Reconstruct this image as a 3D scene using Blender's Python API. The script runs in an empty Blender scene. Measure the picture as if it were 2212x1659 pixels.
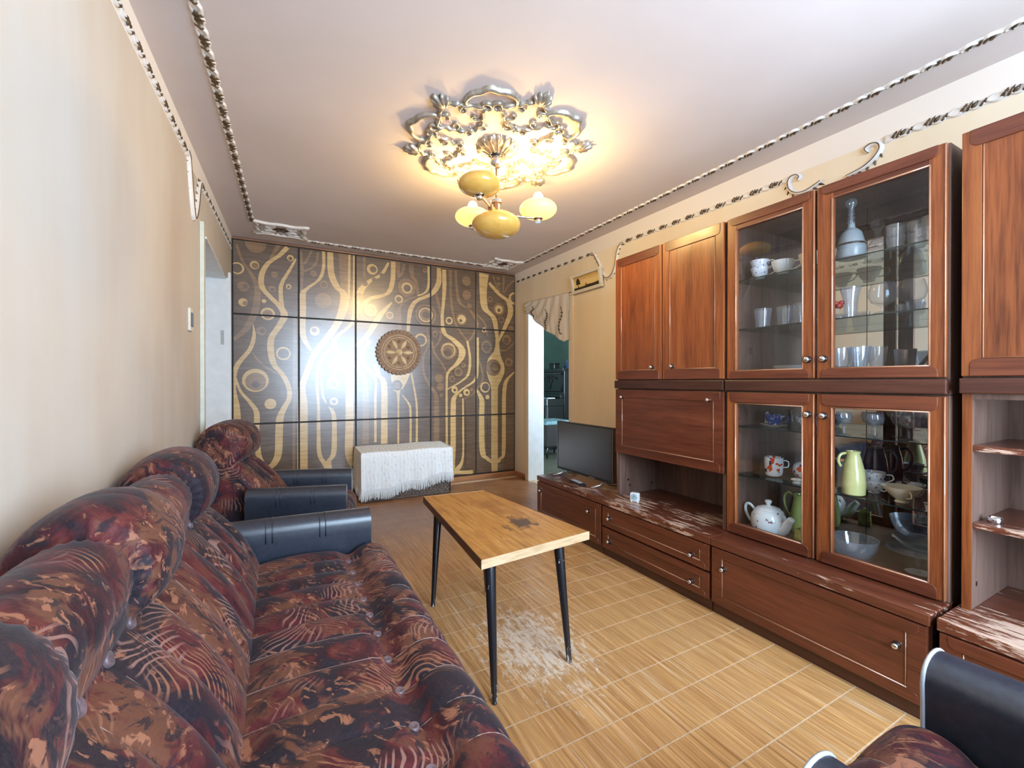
import bpy, math, random
from mathutils import Vector, Matrix
PI = math.pi
random.seed(7)
sc = bpy.context.scene
col = sc.collection
# ------------------------------------------------------------------ camera, world, light, exposure
H = 2.46            # ceiling height
CAMH = 1.14
cd = bpy.data.cameras.new('camera')
cam = bpy.data.objects.new('camera', cd); col.objects.link(cam)
cam.location = (0, 0, CAMH)
cam.rotation_euler = (math.radians(89.75), 0, math.radians(-28.4))
cd.sensor_width = 36.0; cd.sensor_fit = 'HORIZONTAL'
cd.lens = 36.0 * 940 / 2212
cd.clip_start = 0.02
sc.camera = cam
wd = bpy.data.worlds.new('sky'); sc.world = wd; wd.use_nodes = True
bg = wd.node_tree.nodes['Background']
bg.inputs[0].default_value = (0.60, 0.785, 1.0, 1); bg.inputs[1].default_value = 23.0
WIN = (0.35, 2.35, 0.5, 2.32)          # window opening in the near wall: x0, x1, z0, z1
NEAR = -0.95
def area(name, loc, rot, sx, sy, energy, color, portal=False):
    l = bpy.data.lights.new(name, 'AREA'); l.shape = 'RECTANGLE'; l.size = sx; l.size_y = sy
    l.energy = energy; l.color = color
    o = bpy.data.objects.new(name, l); col.objects.link(o); o.location = loc; o.rotation_euler = rot
    if portal: l.cycles.is_portal = True
    return o
area('window_daylight', ((WIN[0]+WIN[1])/2, NEAR-0.13, (WIN[2]+WIN[3])/2), (PI/2, 0, 0), WIN[1]-WIN[0], WIN[3]-WIN[2], 1, (1,1,1), True)
area('side_room_daylight', (4.25, 3.22, 1.5), (PI/2, 0, 0), 1.5, 1.3, 1, (1,1,1), True)
sc.view_settings.view_transform = 'Standard'
sc.view_settings.look = 'None'
sc.view_settings.gamma = 1
sc.view_settings.use_curve_mapping = False
sc.view_settings.exposure = 0.08
sc.cycles.max_bounces = 14; sc.cycles.diffuse_bounces = 7; sc.cycles.glossy_bounces = 5
sc.cycles.transparent_max_bounces = 24; sc.cycles.caustics_reflective = False; sc.cycles.caustics_refractive = False
sc.cycles.sample_clamp_indirect = 6.0
LAMP_W = 19.0
# ------------------------------------------------------------------ helpers
def wpos(o):
    p = Vector((0, 0, 0))
    while o is not None:
        p += Vector(o.location); o = o.parent
    return p
def props(o, label=None, cat=None, group=None, kind=None):
    if label: o['label'] = label
    if cat: o['category'] = cat
    if group: o['group'] = group
    if kind: o['kind'] = kind
    return o
def thing(name, label, cat, loc=(0, 0, 0), rotz=0.0, group=None):
    o = bpy.data.objects.new(name, None); col.objects.link(o); o.empty_display_size = 0.05
    o.location = loc; o.rotation_euler = (0, 0, rotz)
    return props(o, label, cat, group)
def copy_tree(o, parent=None):
    c = o.copy(); col.objects.link(c)
    if parent: c.parent = parent
    for ch in list(o.children): copy_tree(ch, c)
    return c
class M:
    def __init__(s): s.v = []; s.f = []; s.mi = []; s.cur = 0
    def add(s, vs, fs):
        b = len(s.v); s.v += [tuple(p) for p in vs]; s.f += [tuple(i+b for i in f) for f in fs]; s.mi += [s.cur]*len(fs); return s
    def box(s, x0, x1, y0, y1, z0, z1):
        v = [(x0,y0,z0),(x1,y0,z0),(x1,y1,z0),(x0,y1,z0),(x0,y0,z1),(x1,y0,z1),(x1,y1,z1),(x0,y1,z1)]
        return s.add(v, [(0,3,2,1),(4,5,6,7),(0,1,5,4),(1,2,6,5),(2,3,7,6),(3,0,4,7)])
    def lathe(s, prof, c=(0,0,0), n=24, squash=(1,1), phase=0.0, facet=None):
        vs = []; m = len(prof)
        for i in range(n):
            a = 2*PI*i/n+phase; ca = math.cos(a); sa = math.sin(a)
            for k, (r, z) in enumerate(prof):
                q = r*(facet(a, z) if facet else 1)
                vs.append((c[0]+q*ca*squash[0], c[1]+q*sa*squash[1], c[2]+z))
        fs = []
        for i in range(n):
            j = (i+1) % n
            for k in range(m-1): fs.append((i*m+k, j*m+k, j*m+k+1, i*m+k+1))
        return s.add(vs, fs)
    def tube(s, pts, r, n=8, cap=True, flat=1.0):
        pts = [Vector(p) for p in pts]; R = r if isinstance(r, (list, tuple)) else [r]*len(pts)
        vs = []; up = None
        for i, p in enumerate(pts):
            t = (pts[min(i+1, len(pts)-1)]-pts[max(i-1, 0)]).normalized()
            if up is None:
                up = Vector((0,0,1)) if abs(t.z) < 0.9 else Vector((1,0,0))
            a = t.cross(up).normalized(); b = a.cross(t).normalized(); up = b
            for k in range(n):
                th = 2*PI*k/n; vs.append(p+a*math.cos(th)*R[i]+b*math.sin(th)*R[i]*flat)
        fs = [(i*n+k, i*n+(k+1) % n, (i+1)*n+(k+1) % n, (i+1)*n+k) for i in range(len(pts)-1) for k in range(n)]
        if cap: fs += [tuple(range(n-1, -1, -1)), tuple((len(pts)-1)*n+k for k in range(n))]
        return s.add(vs, fs)
    def prism(s, poly, mp, d0, d1):       # poly in plane, mp(u, v, d) -> world
        n = len(poly); vs = [mp(u, v, d0) for u, v in poly]+[mp(u, v, d1) for u, v in poly]
        return s.add(vs, [tuple(range(n-1, -1, -1)), tuple(range(n, 2*n))]+[(i, (i+1) % n, n+(i+1) % n, n+i) for i in range(n)])
    def grid(s, nu, nv, fn):
        vs = [fn(i/(nu-1), j/(nv-1)) for i in range(nu) for j in range(nv)]
        return s.add(vs, [(i*nv+j, (i+1)*nv+j, (i+1)*nv+j+1, i*nv+j+1) for i in range(nu-1) for j in range(nv-1)])
    def relief(s, pts, w, h, mp, n=5):    # half-round moulding along a path in a plane
        W = w if isinstance(w, (list, tuple)) else [w]*len(pts); Hh = h if isinstance(h, (list, tuple)) else [h]*len(pts)
        vs = []; L = len(pts)
        for i in range(L):
            a = pts[max(i-1, 0)]; b = pts[min(i+1, L-1)]; tx, ty = b[0]-a[0], b[1]-a[1]; q = math.hypot(tx, ty) or 1
            nx, ny = -ty/q, tx/q
            for k in range(n):
                th = PI*k/(n-1); c = math.cos(th)*W[i]/2
                vs.append(mp(pts[i][0]+nx*c, pts[i][1]+ny*c, math.sin(th)*Hh[i]))
        fs = [(i*n+k, (i+1)*n+k, (i+1)*n+k+1, i*n+k+1) for i in range(L-1) for k in range(n-1)]
        fs += [tuple(range(n)), tuple((L-1)*n+k for k in range(n-1, -1, -1))]
        return s.add(vs, fs)
    def build(s, name, m, parent=None, smooth=False, bevel=0.0, bseg=2, kind=None, label=None, local=False, sharp=None):
        me = bpy.data.meshes.new(name)
        off = Vector((0,0,0)) if (parent is None or local) else wpos(parent)
        me.from_pydata([tuple(Vector(p)-off) for p in s.v], [], s.f)
        ms = m if isinstance(m, (list, tuple)) else [m]
        for x in ms: me.materials.append(x)
        if len(ms) > 1: me.polygons.foreach_set('material_index', s.mi)
        if smooth: me.polygons.foreach_set('use_smooth', [True]*len(me.polygons))
        me.update()
        if sharp: me.set_sharp_from_angle(angle=math.radians(sharp))
        o = bpy.data.objects.new(name, me); col.objects.link(o)
        if parent is not None: o.parent = parent
        if bevel:
            b = o.modifiers.new('bevel', 'BEVEL'); b.width = bevel; b.segments = bseg; b.limit_method = 'ANGLE'; b.angle_limit = math.radians(40)
            b.harden_normals = False
        return props(o, label=label, kind=kind)
def spline(pts, k=6, closed=False):
    n = len(pts); out = []
    rng = range(n if closed else n-1)
    for i in rng:
        g = (lambda j: pts[j % n]) if closed else (lambda j: pts[max(0, min(n-1, j))])
        p0, p1, p2, p3 = g(i-1), g(i), g(i+1), g(i+2)
        for t in range(k):
            u = t/k
            out.append(tuple(0.5*(2*b+(c-a)*u+(2*a-5*b+4*c-d)*u*u+(3*b-a-3*c+d)*u**3) for a, b, c, d in zip(p0, p1, p2, p3)))
    if not closed: out.append(tuple(pts[-1]))
    return out
def roundrect(y0, y1, z0, z1, r, corners=(1,1,1,1), n=5):   # corners: (y0z0, y1z0, y1z1, y0z1)
    P = []
    for (cy, cz, a0, on, py, pz) in ((y0+r, z0+r, PI, corners[0], y0, z0), (y1-r, z0+r, 1.5*PI, corners[1], y1, z0), (y1-r, z1-r, 0, corners[2], y1, z1), (y0+r, z1-r, .5*PI, corners[3], y0, z1)):
        if on: P += [(cy+r*math.cos(a0+k*PI/2/n), cz+r*math.sin(a0+k*PI/2/n)) for k in range(n+1)]
        else: P.append((py, pz))
    return P
# ------------------------------------------------------------------ materials
class N:
    def __init__(s, name):
        s.m = bpy.data.materials.new(name); s.m.use_nodes = True; s.t = s.m.node_tree; s.n = s.t.nodes; s.l = s.t.links
        s.b = s.n['Principled BSDF']; s.out = s.n['Material Output']
    def new(s, typ, **k):
        x = s.n.new(typ)
        for a, v in k.items(): setattr(x, a, v)
        return x
    def link(s, a, b): s.l.new(a, b)
    def pos(s, scale=(1,1,1), rot=(0,0,0), loc=(0,0,0), obj=False):
        mp = s.new('ShaderNodeMapping'); mp.inputs['Scale'].default_value = scale; mp.inputs['Rotation'].default_value = rot; mp.inputs['Location'].default_value = loc
        if obj: s.link(s.new('ShaderNodeTexCoord').outputs['Object'], mp.inputs[0])
        else: s.link(s.new('ShaderNodeNewGeometry').outputs['Position'], mp.inputs[0])
        return mp.outputs[0]
    def noise(s, vec, scale, detail=4, rough=.55, dist=0.0, out='Fac'):
        x = s.new('ShaderNodeTexNoise'); x.inputs['Scale'].default_value = scale; x.inputs['Detail'].default_value = detail
        x.inputs['Roughness'].default_value = rough; x.inputs['Distortion'].default_value = dist
        s.link(vec, x.inputs['Vector']); return x.outputs[out]
    def ramp(s, fac, stops, interp='LINEAR'):
        x = s.new('ShaderNodeValToRGB'); x.color_ramp.interpolation = interp
        e = x.color_ramp.elements
        while len(e) < len(stops): e.new(0.5)
        for i, (p, c) in enumerate(stops):
            e[i].position = p; e[i].color = (*c, 1) if isinstance(c, (tuple, list)) else (c, c, c, 1)
        s.link(fac, x.inputs[0]); return x.outputs[0]
    def mix(s, fac, a, b, mode='MIX'):
        x = s.new('ShaderNodeMix'); x.data_type = 'RGBA'; x.blend_type = mode
        for v, i in ((fac, 0), (a, 6), (b, 7)):
            if isinstance(v, (int, float)): x.inputs[i].default_value = v
            elif isinstance(v, tuple): x.inputs[i].default_value = (*v, 1)
            else: s.link(v, x.inputs[i])
        return x.outputs[2]
    def math(s, op, a, b=0.0, c=None):
        x = s.new('ShaderNodeMath'); x.operation = op
        for v, i in ((a, 0), (b, 1), (c, 2)):
            if v is None: continue
            if isinstance(v, (int, float)): x.inputs[i].default_value = v
            else: s.link(v, x.inputs[i])
        return x.outputs[0]
    def bump(s, h, strength=.3, dist=.01):
        x = s.new('ShaderNodeBump'); x.inputs['Strength'].default_value = strength; x.inputs['Distance'].default_value = dist
        s.link(h, x.inputs['Height']); s.link(x.outputs[0], s.b.inputs['Normal'])
    def col(s, c):
        if isinstance(c, tuple): s.b.inputs['Base Color'].default_value = (*c, 1)
        else: s.link(c, s.b.inputs['Base Color'])
    def set(s, **k):
        for a, v in k.items():
            i = s.b.inputs[{'rough': 'Roughness', 'metal': 'Metallic', 'coat': 'Coat Weight', 'coatr': 'Coat Roughness', 'spec': 'Specular IOR Level', 'sheen': 'Sheen Weight', 'sheenr': 'Sheen Roughness', 'emit': 'Emission Strength', 'trans': 'Transmission Weight', 'alpha': 'Alpha', 'sss': 'Subsurface Weight'}[a]]
            if isinstance(v, (int, float)): i.default_value = v
            else: s.link(v, i)
        return s
def plain(name, c, rough=.5, metal=0.0, var=0.06, scale=30, **k):
    m = N(name); nz = m.noise(m.pos(), scale, 3)
    d = tuple(x*(1-var*2) for x in c); m.col(m.ramp(nz, [(.3, d), (.7, c)])); m.set(rough=rough, metal=metal, **k); return m.m
def wood(name, dark, mid, light, axis, rough=.33, coat=.25, freq=1.0, wear=None):
    m = N(name); s = [26*freq, 26*freq, 26*freq]; s[axis] = 1.3*freq
    v = m.pos(tuple(s)); v2 = m.pos(tuple(x*.16 if i != axis else x*.4 for i, x in enumerate(s)), loc=(3, 7, 1))
    a = m.noise(v, 1.0, 5, .6, .6); b = m.noise(v2, 1.0, 3, .5, 1.2)
    c = m.ramp(m.mix(.5, a, b), [(.34, dark), (.5, mid), (.66, light)])
    fine = m.noise(m.pos(tuple(x*5 for x in s)), 1.0, 2)
    c = m.mix(.25, c, m.ramp(fine, [(.35, tuple(x*.5 for x in dark)), (.6, light)]), 'MIX')
    rg = m.math('MULTIPLY_ADD', a, .15, rough-.07)
    if wear:
        w = m.noise(m.pos((60, 9, 60), loc=(1.3, 0.4, 0)), 1.0, 6, .72); w2 = m.noise(m.pos((1.6, 1.6, 1.6), loc=wear[1]), 1.0, 2)
        k = m.ramp(m.math('MULTIPLY', w, m.math('MULTIPLY', w2, 2.0)), [(wear[2], 0.0), (wear[2]+.06, 1.0)])
        sp = m.new('ShaderNodeSeparateXYZ'); m.link(m.pos(), sp.inputs[0])
        ex = m.math('MULTIPLY', m.math('SUBTRACT', sp.outputs[0], 1.97), 6.5); ey = m.math('MULTIPLY', m.math('SUBTRACT', sp.outputs[1], .36), 4.0)
        dd = m.math('SQRT', m.math('ADD', m.math('MULTIPLY', ex, ex), m.math('MULTIPLY', ey, ey)))
        k = m.math('MAXIMUM', k, m.ramp(m.math('SUBTRACT', m.math('ADD', w, .18), m.math('MULTIPLY', dd, .22)), [(.50, 0.0), (.56, 1.0)]))
        c = m.mix(k, c, wear[0]); rg = m.math('MAXIMUM', rg, m.math('MULTIPLY', k, .6))
    m.col(c); m.set(rough=rg, coat=coat, coatr=.2); return m.m
def thin_glass(name, tint=(1,1,1), base=.04, edge=.7, rough=.02, body=None, power=2.2):
    m = N(name); lw = m.new('ShaderNodeLayerWeight'); lw.inputs[0].default_value = .35
    f = m.math('MULTIPLY_ADD', m.math('POWER', lw.outputs['Facing'], power), edge, base)
    tr = m.new('ShaderNodeBsdfTransparent'); tr.inputs[0].default_value = (*tint, 1)
    gl = m.new('ShaderNodeBsdfGlossy'); gl.inputs['Roughness'].default_value = rough
    mx = m.new('ShaderNodeMixShader'); m.link(f, mx.inputs[0]); m.link(tr.outputs[0], mx.inputs[1]); m.link(gl.outputs[0], mx.inputs[2])
    last = mx.outputs[0]
    if body:
        df = m.new('ShaderNodeBsdfDiffuse'); df.inputs[0].default_value = (*body[0], 1)
        m2 = m.new('ShaderNodeMixShader'); m2.inputs[0].default_value = body[1]; m.link(last, m2.inputs[1]); m.link(df.outputs[0], m2.inputs[2]); last = m2.outputs[0]
    m.link(last, m.out.inputs[0]); return m.m
def emit(name, c, s):
    m = N(name); m.col(c); m.b.inputs['Emission Color'].default_value = (*c, 1); m.set(emit=s, rough=.4); return m.m
MAH = ((.105,.022,.007), (.235,.060,.016), (.36,.115,.030))
WV = wood('mahogany_vertical_lamplit', *MAH, 2)  # orange lamplight on the upper doors is put into this tone
WH = wood('mahogany_horizontal', (.058,.013,.006), (.125,.031,.014), (.20,.056,.024), 1)  # darker copy of the wood for low fronts and rails, without that lamplight
WDARK = wood('mahogany_dark', (.03,.010,.006), (.065,.02,.012), (.10,.032,.018), 1, .4)
WTOP = wood('mahogany_worn_top', (.062,.015,.007), (.13,.034,.016), (.20,.06,.028), 1, .3, .4, 1.0, ((.58,.40,.30), (5.0, 2.2, 9.0), .60))
WIN_IN = wood('cabinet_interior', (.10,.055,.04), (.17,.095,.07), (.23,.14,.105), 2, .5, 0)
BEAD = plain('lacquered_bead', (.42,.20,.11), .15, 0, .1, coat=1.0)  # paler than the doors: the glint along moulding edges is partly in its colour
CHROME = plain('chrome', (.75,.75,.78), .18, 1.0, .02)
STEEL = plain('brushed_steel', (.55,.56,.6), .3, 1.0, .04)
BLACKP = plain('black_plastic', (.012,.012,.014), .35)
WHITEP = plain('white_paint', (.78,.80,.80), .4, 0, .05, 12)
PORC = plain('white_porcelain', (.82,.86,.88), .15, 0, .02, coat=.5)
# ------------------------------------------------------------------ shell
def xl(y): return -.357-.0333*(4.672-y)
def xr(y): return 2.568+.0135*(4.612-y)
BACK = 4.69
def wallpaper(nm='cream_wallpaper', cs=((.72,.60,.44), (.80,.69,.52), (.81,.73,.60))):
    m = N(nm); g = m.noise(m.pos((1.2,1.2,.5)), 1.0, 4, .6); st = m.noise(m.pos((14,14,.8)), 1.0, 3)
    c = m.ramp(g, [(.3, cs[0]), (.55, cs[1]), (.75, cs[2])])
    c = m.mix(.03, c, m.ramp(st, [(.4, (.45,.30,.18)), (.62, (.85,.74,.6))]))
    z = m.new('ShaderNodeSeparateXYZ'); m.link(m.pos(), z.inputs[0])
    up = m.math('GREATER_THAN', z.outputs[2], 2.33)          # painted frieze above the moulding
    c = m.mix(up, c, (.80,.74,.68))
    m.col(c); m.set(rough=.75); m.bump(m.noise(m.pos(), 120, 3), .08, .004); return m.m
WALLP = wallpaper()
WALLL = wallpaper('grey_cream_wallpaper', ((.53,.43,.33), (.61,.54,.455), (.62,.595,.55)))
def ceilmat():
    m = N('ceiling_paint'); g = m.noise(m.pos((1,1,1)), 1.4, 3)
    m.col(m.ramp(g, [(.3, (.64,.56,.53)), (.7, (.70,.62,.59))])); m.set(rough=.8); m.bump(m.noise(m.pos(), 90, 3), .06, .004); return m.m
CEILM = ceilmat()
TEAL = plain('teal_paint', (.18,.29,.235), .8, 0, .1, 3)
def struct(name, m, mt, **k): return m.build(name, mt, None, kind='structure', **k)
def wallseg(m, f, s0, s1, z0, z1, th):        # piece of a wall running along y, f(y) the face, thickness th outward
    m.add([(f(s0),s0,z0),(f(s1),s1,z0),(f(s1),s1,z1),(f(s0),s0,z1),(f(s0)+th,s0,z0),(f(s1)+th,s1,z0),(f(s1)+th,s1,z1),(f(s0)+th,s0,z1)],
          [(0,1,2,3),(7,6,5,4),(0,4,5,1),(1,5,6,2),(2,6,7,3),(3,7,4,0)])
DL = (3.24, 4.44, 2.03); DR = (3.55, 4.335, 2.0)
m = M()
for a in ((NEAR-.1, DL[0], 0, H+.1), (DL[1], BACK+.1, 0, H+.1), (DL[0], DL[1], DL[2], H+.1)): wallseg(m, xl, *a, -.2)
struct('wall_left', m, WALLL)
m = M()
for a in ((NEAR-.1, DR[0], 0, H+.1), (DR[1], BACK+.1, 0, H+.1), (DR[0], DR[1], DR[2], H+.1)): wallseg(m, xr, *a, .19)
struct('wall_right', m, WALLP)
struct('wall_back', M().box(xl(BACK)-.2, xr(BACK)+.19, BACK, BACK+.12, 0, H+.1), WALLP)
x0, x1 = xl(NEAR)-.2, xr(NEAR)+.2
m = M(); m.box(x0, WIN[0], NEAR-.12, NEAR, 0, H+.1); m.box(WIN[1], x1, NEAR-.12, NEAR, 0, H+.1)
m.box(WIN[0], WIN[1], NEAR-.12, NEAR, 0, WIN[2]); m.box(WIN[0], WIN[1], NEAR-.12, NEAR, WIN[3], H+.1)
struct('wall_near', m, WALLP)
PANE = thin_glass('window_glass', (1,1,1), .03, .3)
wf = M()
for a, b in ((WIN[0], WIN[0]+.06), (WIN[0]+1.17, WIN[0]+1.23), (WIN[1]-.06, WIN[1])): wf.box(a, b, NEAR-.09, NEAR-.03, WIN[2], WIN[3])
for a, b in ((WIN[2], WIN[2]+.06), (WIN[3]-.06, WIN[3])): wf.box(WIN[0], WIN[1], NEAR-.09, NEAR-.03, a, b)
wo = struct('window_1', wf, WHITEP)
M().box(WIN[0]+.05, WIN[1]-.05, NEAR-.064, NEAR-.06, WIN[2]+.05, WIN[3]-.05).build('pane', PANE, wo)
M().box(WIN[0]-.08, WIN[1]+.08, NEAR-.02, NEAR+.16, WIN[2]-.04, WIN[2]).build('window_sill', WHITEP, wo)
struct('ceiling', M().box(x0, 2.9, NEAR-.1, BACK+.1, H, H+.1), CEILM)
# floor: parquet slats
def parquet():
    m = N('parquet'); P = m.new('ShaderNodeNewGeometry').outputs['Position']; sx = m.new('ShaderNodeSeparateXYZ'); m.link(P, sx.inputs[0])
    ix = m.math('FLOOR', m.math('DIVIDE', sx.outputs[0], .025)); iy = m.math('FLOOR', m.math('DIVIDE', m.math('ADD', sx.outputs[1], .081), .15))
    cx = m.new('ShaderNodeCombineXYZ'); m.link(ix, cx.inputs[0]); m.link(iy, cx.inputs[1])
    wn = m.new('ShaderNodeTexWhiteNoise'); m.link(cx.outputs[0], wn.inputs[0])
    tone = m.ramp(wn.outputs[0], [(0, (.46,.20,.055)), (.5, (.61,.295,.088)), (1, (.70,.365,.12))])
    g = m.noise(m.pos((70, 3, 1)), 1.0, 5, .6); big = m.noise(m.pos((1.4, 1.0, 1)), 1.0, 3)
    c = m.mix(.52, tone, m.ramp(g, [(.33, (.20,.085,.022)), (.5, (.52,.29,.115)), (.64, (.84,.52,.24))]))
    c = m.mix(m.ramp(big, [(.35, 0.0), (.7, .5)]), c, (.60,.36,.15))
    scr = m.noise(m.pos((90, 2.2, 1), loc=(5, 3, 0)), 1.0, 4, .65)                 # scratches along the slats
    k = m.math('MULTIPLY', m.ramp(scr, [(.565, 0.0), (.64, 1.0)]), m.ramp(m.noise(m.pos((2.2, 2.2, 1), loc=(1, 8, 0)), 1.0, 2), [(.35, 0.0), (.6, .75)]))
    c = m.mix(k, c, (.80,.62,.42))
    # worn bare patch between sofa and wall unit
    dx = m.math('MULTIPLY', m.math('SUBTRACT', sx.outputs[0], .98), 2.2); dy = m.math('MULTIPLY', m.math('SUBTRACT', sx.outputs[1], 1.62), 1.5)
    rr = m.math('SQRT', m.math('ADD', m.math('MULTIPLY', dx, dx), m.math('MULTIPLY', dy, dy)))
    near = m.ramp(rr, [(.2, 1.0), (1.0, 0.0)])
    sp = m.noise(m.pos((42, 15, 1)), 1.0, 7, .78, .5)
    w = m.ramp(m.math('MULTIPLY_ADD', near, .30, sp), [(.71, 0.0), (.82, .85)])
    c = m.mix(w, c, (.88,.74,.58))
    far = m.new('ShaderNodeMapRange'); m.link(sx.outputs[1], far.inputs[0])
    far.inputs[1].default_value = 2.75; far.inputs[2].default_value = 3.5
    c = m.mix(m.math('MULTIPLY', far.outputs[0], .8), c, m.ramp(m.noise(m.pos((5, 3, 1)), 1, 4), [(.3, (.16,.055,.025)), (.7, (.30,.13,.06))]))   # darker, redder brown towards the back wall
    m.col(c); m.set(rough=m.math('MULTIPLY_ADD', g, .2, .28), coat=.15, coatr=.25); return m.m
PARQ = parquet()
JOINT = plain('parquet_joint', (.74,.56,.38), .6, 0, .15, 60)
fl = struct('floor', M().box(x0, 2.9, NEAR-.1, BACK+.1, -.06, -.0012), JOINT)
slat = bpy.data.meshes.new('slat')
SW, SL = .0242, .1458
sv = [(0,0,-.004),(SW,0,-.004),(SW,SL,-.004),(0,SL,-.004),(.0004,.0006,0),(SW-.0004,.0006,0),(SW-.0004,SL-.0006,0),(.0004,SL-.0006,0)]
sf = [(4,5,6,7),(0,1,5,4),(1,2,6,5),(2,3,7,6),(3,0,4,7)]
slat.from_pydata(sv, [], sf); slat.materials.append(PARQ); slat.update()
cells = []; rest = M()
ca, sa = math.cos(math.radians(28.4)), math.sin(math.radians(28.4))
for i in range(int(-.5/.025)-2, int(2.64/.025)+1):
    for j in range(int(NEAR/.15)-1, int(4.7/.15)+1):
        x, y = i*.025, j*.15-.081
        if x+SW > xr(y)-.0 or x < xl(y) or y < NEAR or y+SL > BACK: continue
        d = (x+.012)*sa+(y+.07)*ca; u = (x+.012)*ca-(y+.07)*sa
        vis = d > .3 and abs(u/d) < 1.15 and CAMH/d < .875 and x > .46 and x < 1.88 and not (y < .42 and x > .6)
        cells.append((-(1/d**3) if vis else 0, x, y))
cells.sort()
for k, (s_, x, y) in enumerate(cells):
    dz = random.uniform(-.0004, .0002)
    if k < 300 and s_ < 0:
        o = bpy.data.objects.new('slat', slat); col.objects.link(o); o.parent = fl; o.location = (x, y, dz)
    else: rest.add([(a+x, b+y, c+dz) for a, b, c in sv], sf)
rest.build('slats', PARQ, fl, kind='stuff')
# skirting
BASEB = wood('skirting_wood', (.20,.07,.025), (.32,.13,.05), (.45,.21,.09), 0, .4)
struct('baseboard_back', M().box(xl(BACK), xr(BACK), 4.645, BACK, 0, .06), BASEB, bevel=.004)
m = M(); wallseg(m, lambda y: xr(y)-.02, DR[1]+.06, 4.645, 0, .06, .02); struct('baseboard_right', m, BASEB, bevel=.004)
# door on the left: deep white reveal, jambs and leaf
m = M(); m.box(xl(4.4)-.2, xl(4.4)+.004, DL[1]-.012, DL[1]+.002, 0, DL[2]); m.box(xl(3.3)-.2, xl(3.3)+.002, DL[0]-.002, DL[0]+.012, 0, DL[2])
m.box(xl(4)-.2, xl(4)+.004, DL[0], DL[1], DL[2]-.012, DL[2]+.002)
m.box(xl(DL[1])-.001, xl(DL[1])+.02, DL[1]-.005, DL[1]+.055, 0, DL[2]+.05)
d1 = struct('door_1', m, WHITEP, bevel=.002)
M().box(xl(DL[0])-.001, xl(DL[0])+.022, DL[0]-.06, DL[0]+.003, 0, DL[2]+.075).build('door_trim', plain('pale_green_trim', (.70,.72,.62), .5), d1, bevel=.004)
M().box(xl(4)-.199, xl(4)-.16, DL[0]+.012, DL[1]-.012, .01, DL[2]-.012).build('leaf', WHITEP, d1, bevel=.003)
M().box(xl(4.4)-.05, xl(4.4)-.028, DL[1]-.016, DL[1]-.011, 1.46, 1.58).build('strike_plate', plain('strike_metal', (.35,.33,.3), .4, .8), d1)
# door opening on the right, white reveal
m = M(); m.box(xr(4.3)-.02, xr(4.3)+.19, DR[1]-.012, DR[1]+.004, 0, DR[2]); m.box(xr(3.5)-.012, xr(3.5)+.19, DR[0]-.004, DR[0]+.012, 0, DR[2]); m.box(xr(4)-.012, xr(4)+.19, DR[0], DR[1], DR[2]-.012, DR[2]+.004)
d2 = struct('door_2', m, WHITEP, bevel=.002)
m = M(); m.box(xr(4.3)-.022, xr(4.3)+.002, DR[1]-.006, DR[1]+.06, 0, DR[2]+.06); m.box(xr(3.5)-.016, xr(3.5)+.002, DR[0]-.06, DR[0]+.003, 0, DR[2]+.06); m.box(xr(4)-.016, xr(4)+.002, DR[0]-.06, DR[1]+.06, DR[2], DR[2]+.06)
m.build('door_trim', WALLP, d2, bevel=.003)
# side room beyond the doorway
sx0, sx1, sy0, sy1 = 2.79, 5.0, 3.2, 8.0
struct('wall_side_room_right', M().box(sx1, sx1+.1, sy0, sy1, 0, H), TEAL); struct('wall_side_room_back', M().box(sx0, sx1, sy1, sy1+.1, 0, H), TEAL)
m = M(); m.box(sx0, 3.5, sy0-.1, sy0, 0, H); m.box(sx1, sx1+.1, sy0-.1, sy0, 0, H); m.box(3.5, sx1, sy0-.1, sy0, 0, .85); m.box(3.5, sx1, sy0-.1, sy0, 2.15, H)
struct('wall_side_room_near', m, TEAL); struct('wall_side_room_left', M().box(sx0-.09, sx0-.02, BACK+.12, sy1, 0, H), TEAL)
struct('ceiling', M().box(sx0-.1, sx1+.1, sy0-.1, sy1+.1, H, H+.1), CEILM)
struct('floor', M().box(2.9, sx1+.1, sy0-.1, sy1+.1, -.06, 0), plain('green_grey_floor', (.11,.11,.075), .6, 0, .15, 4))
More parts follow.
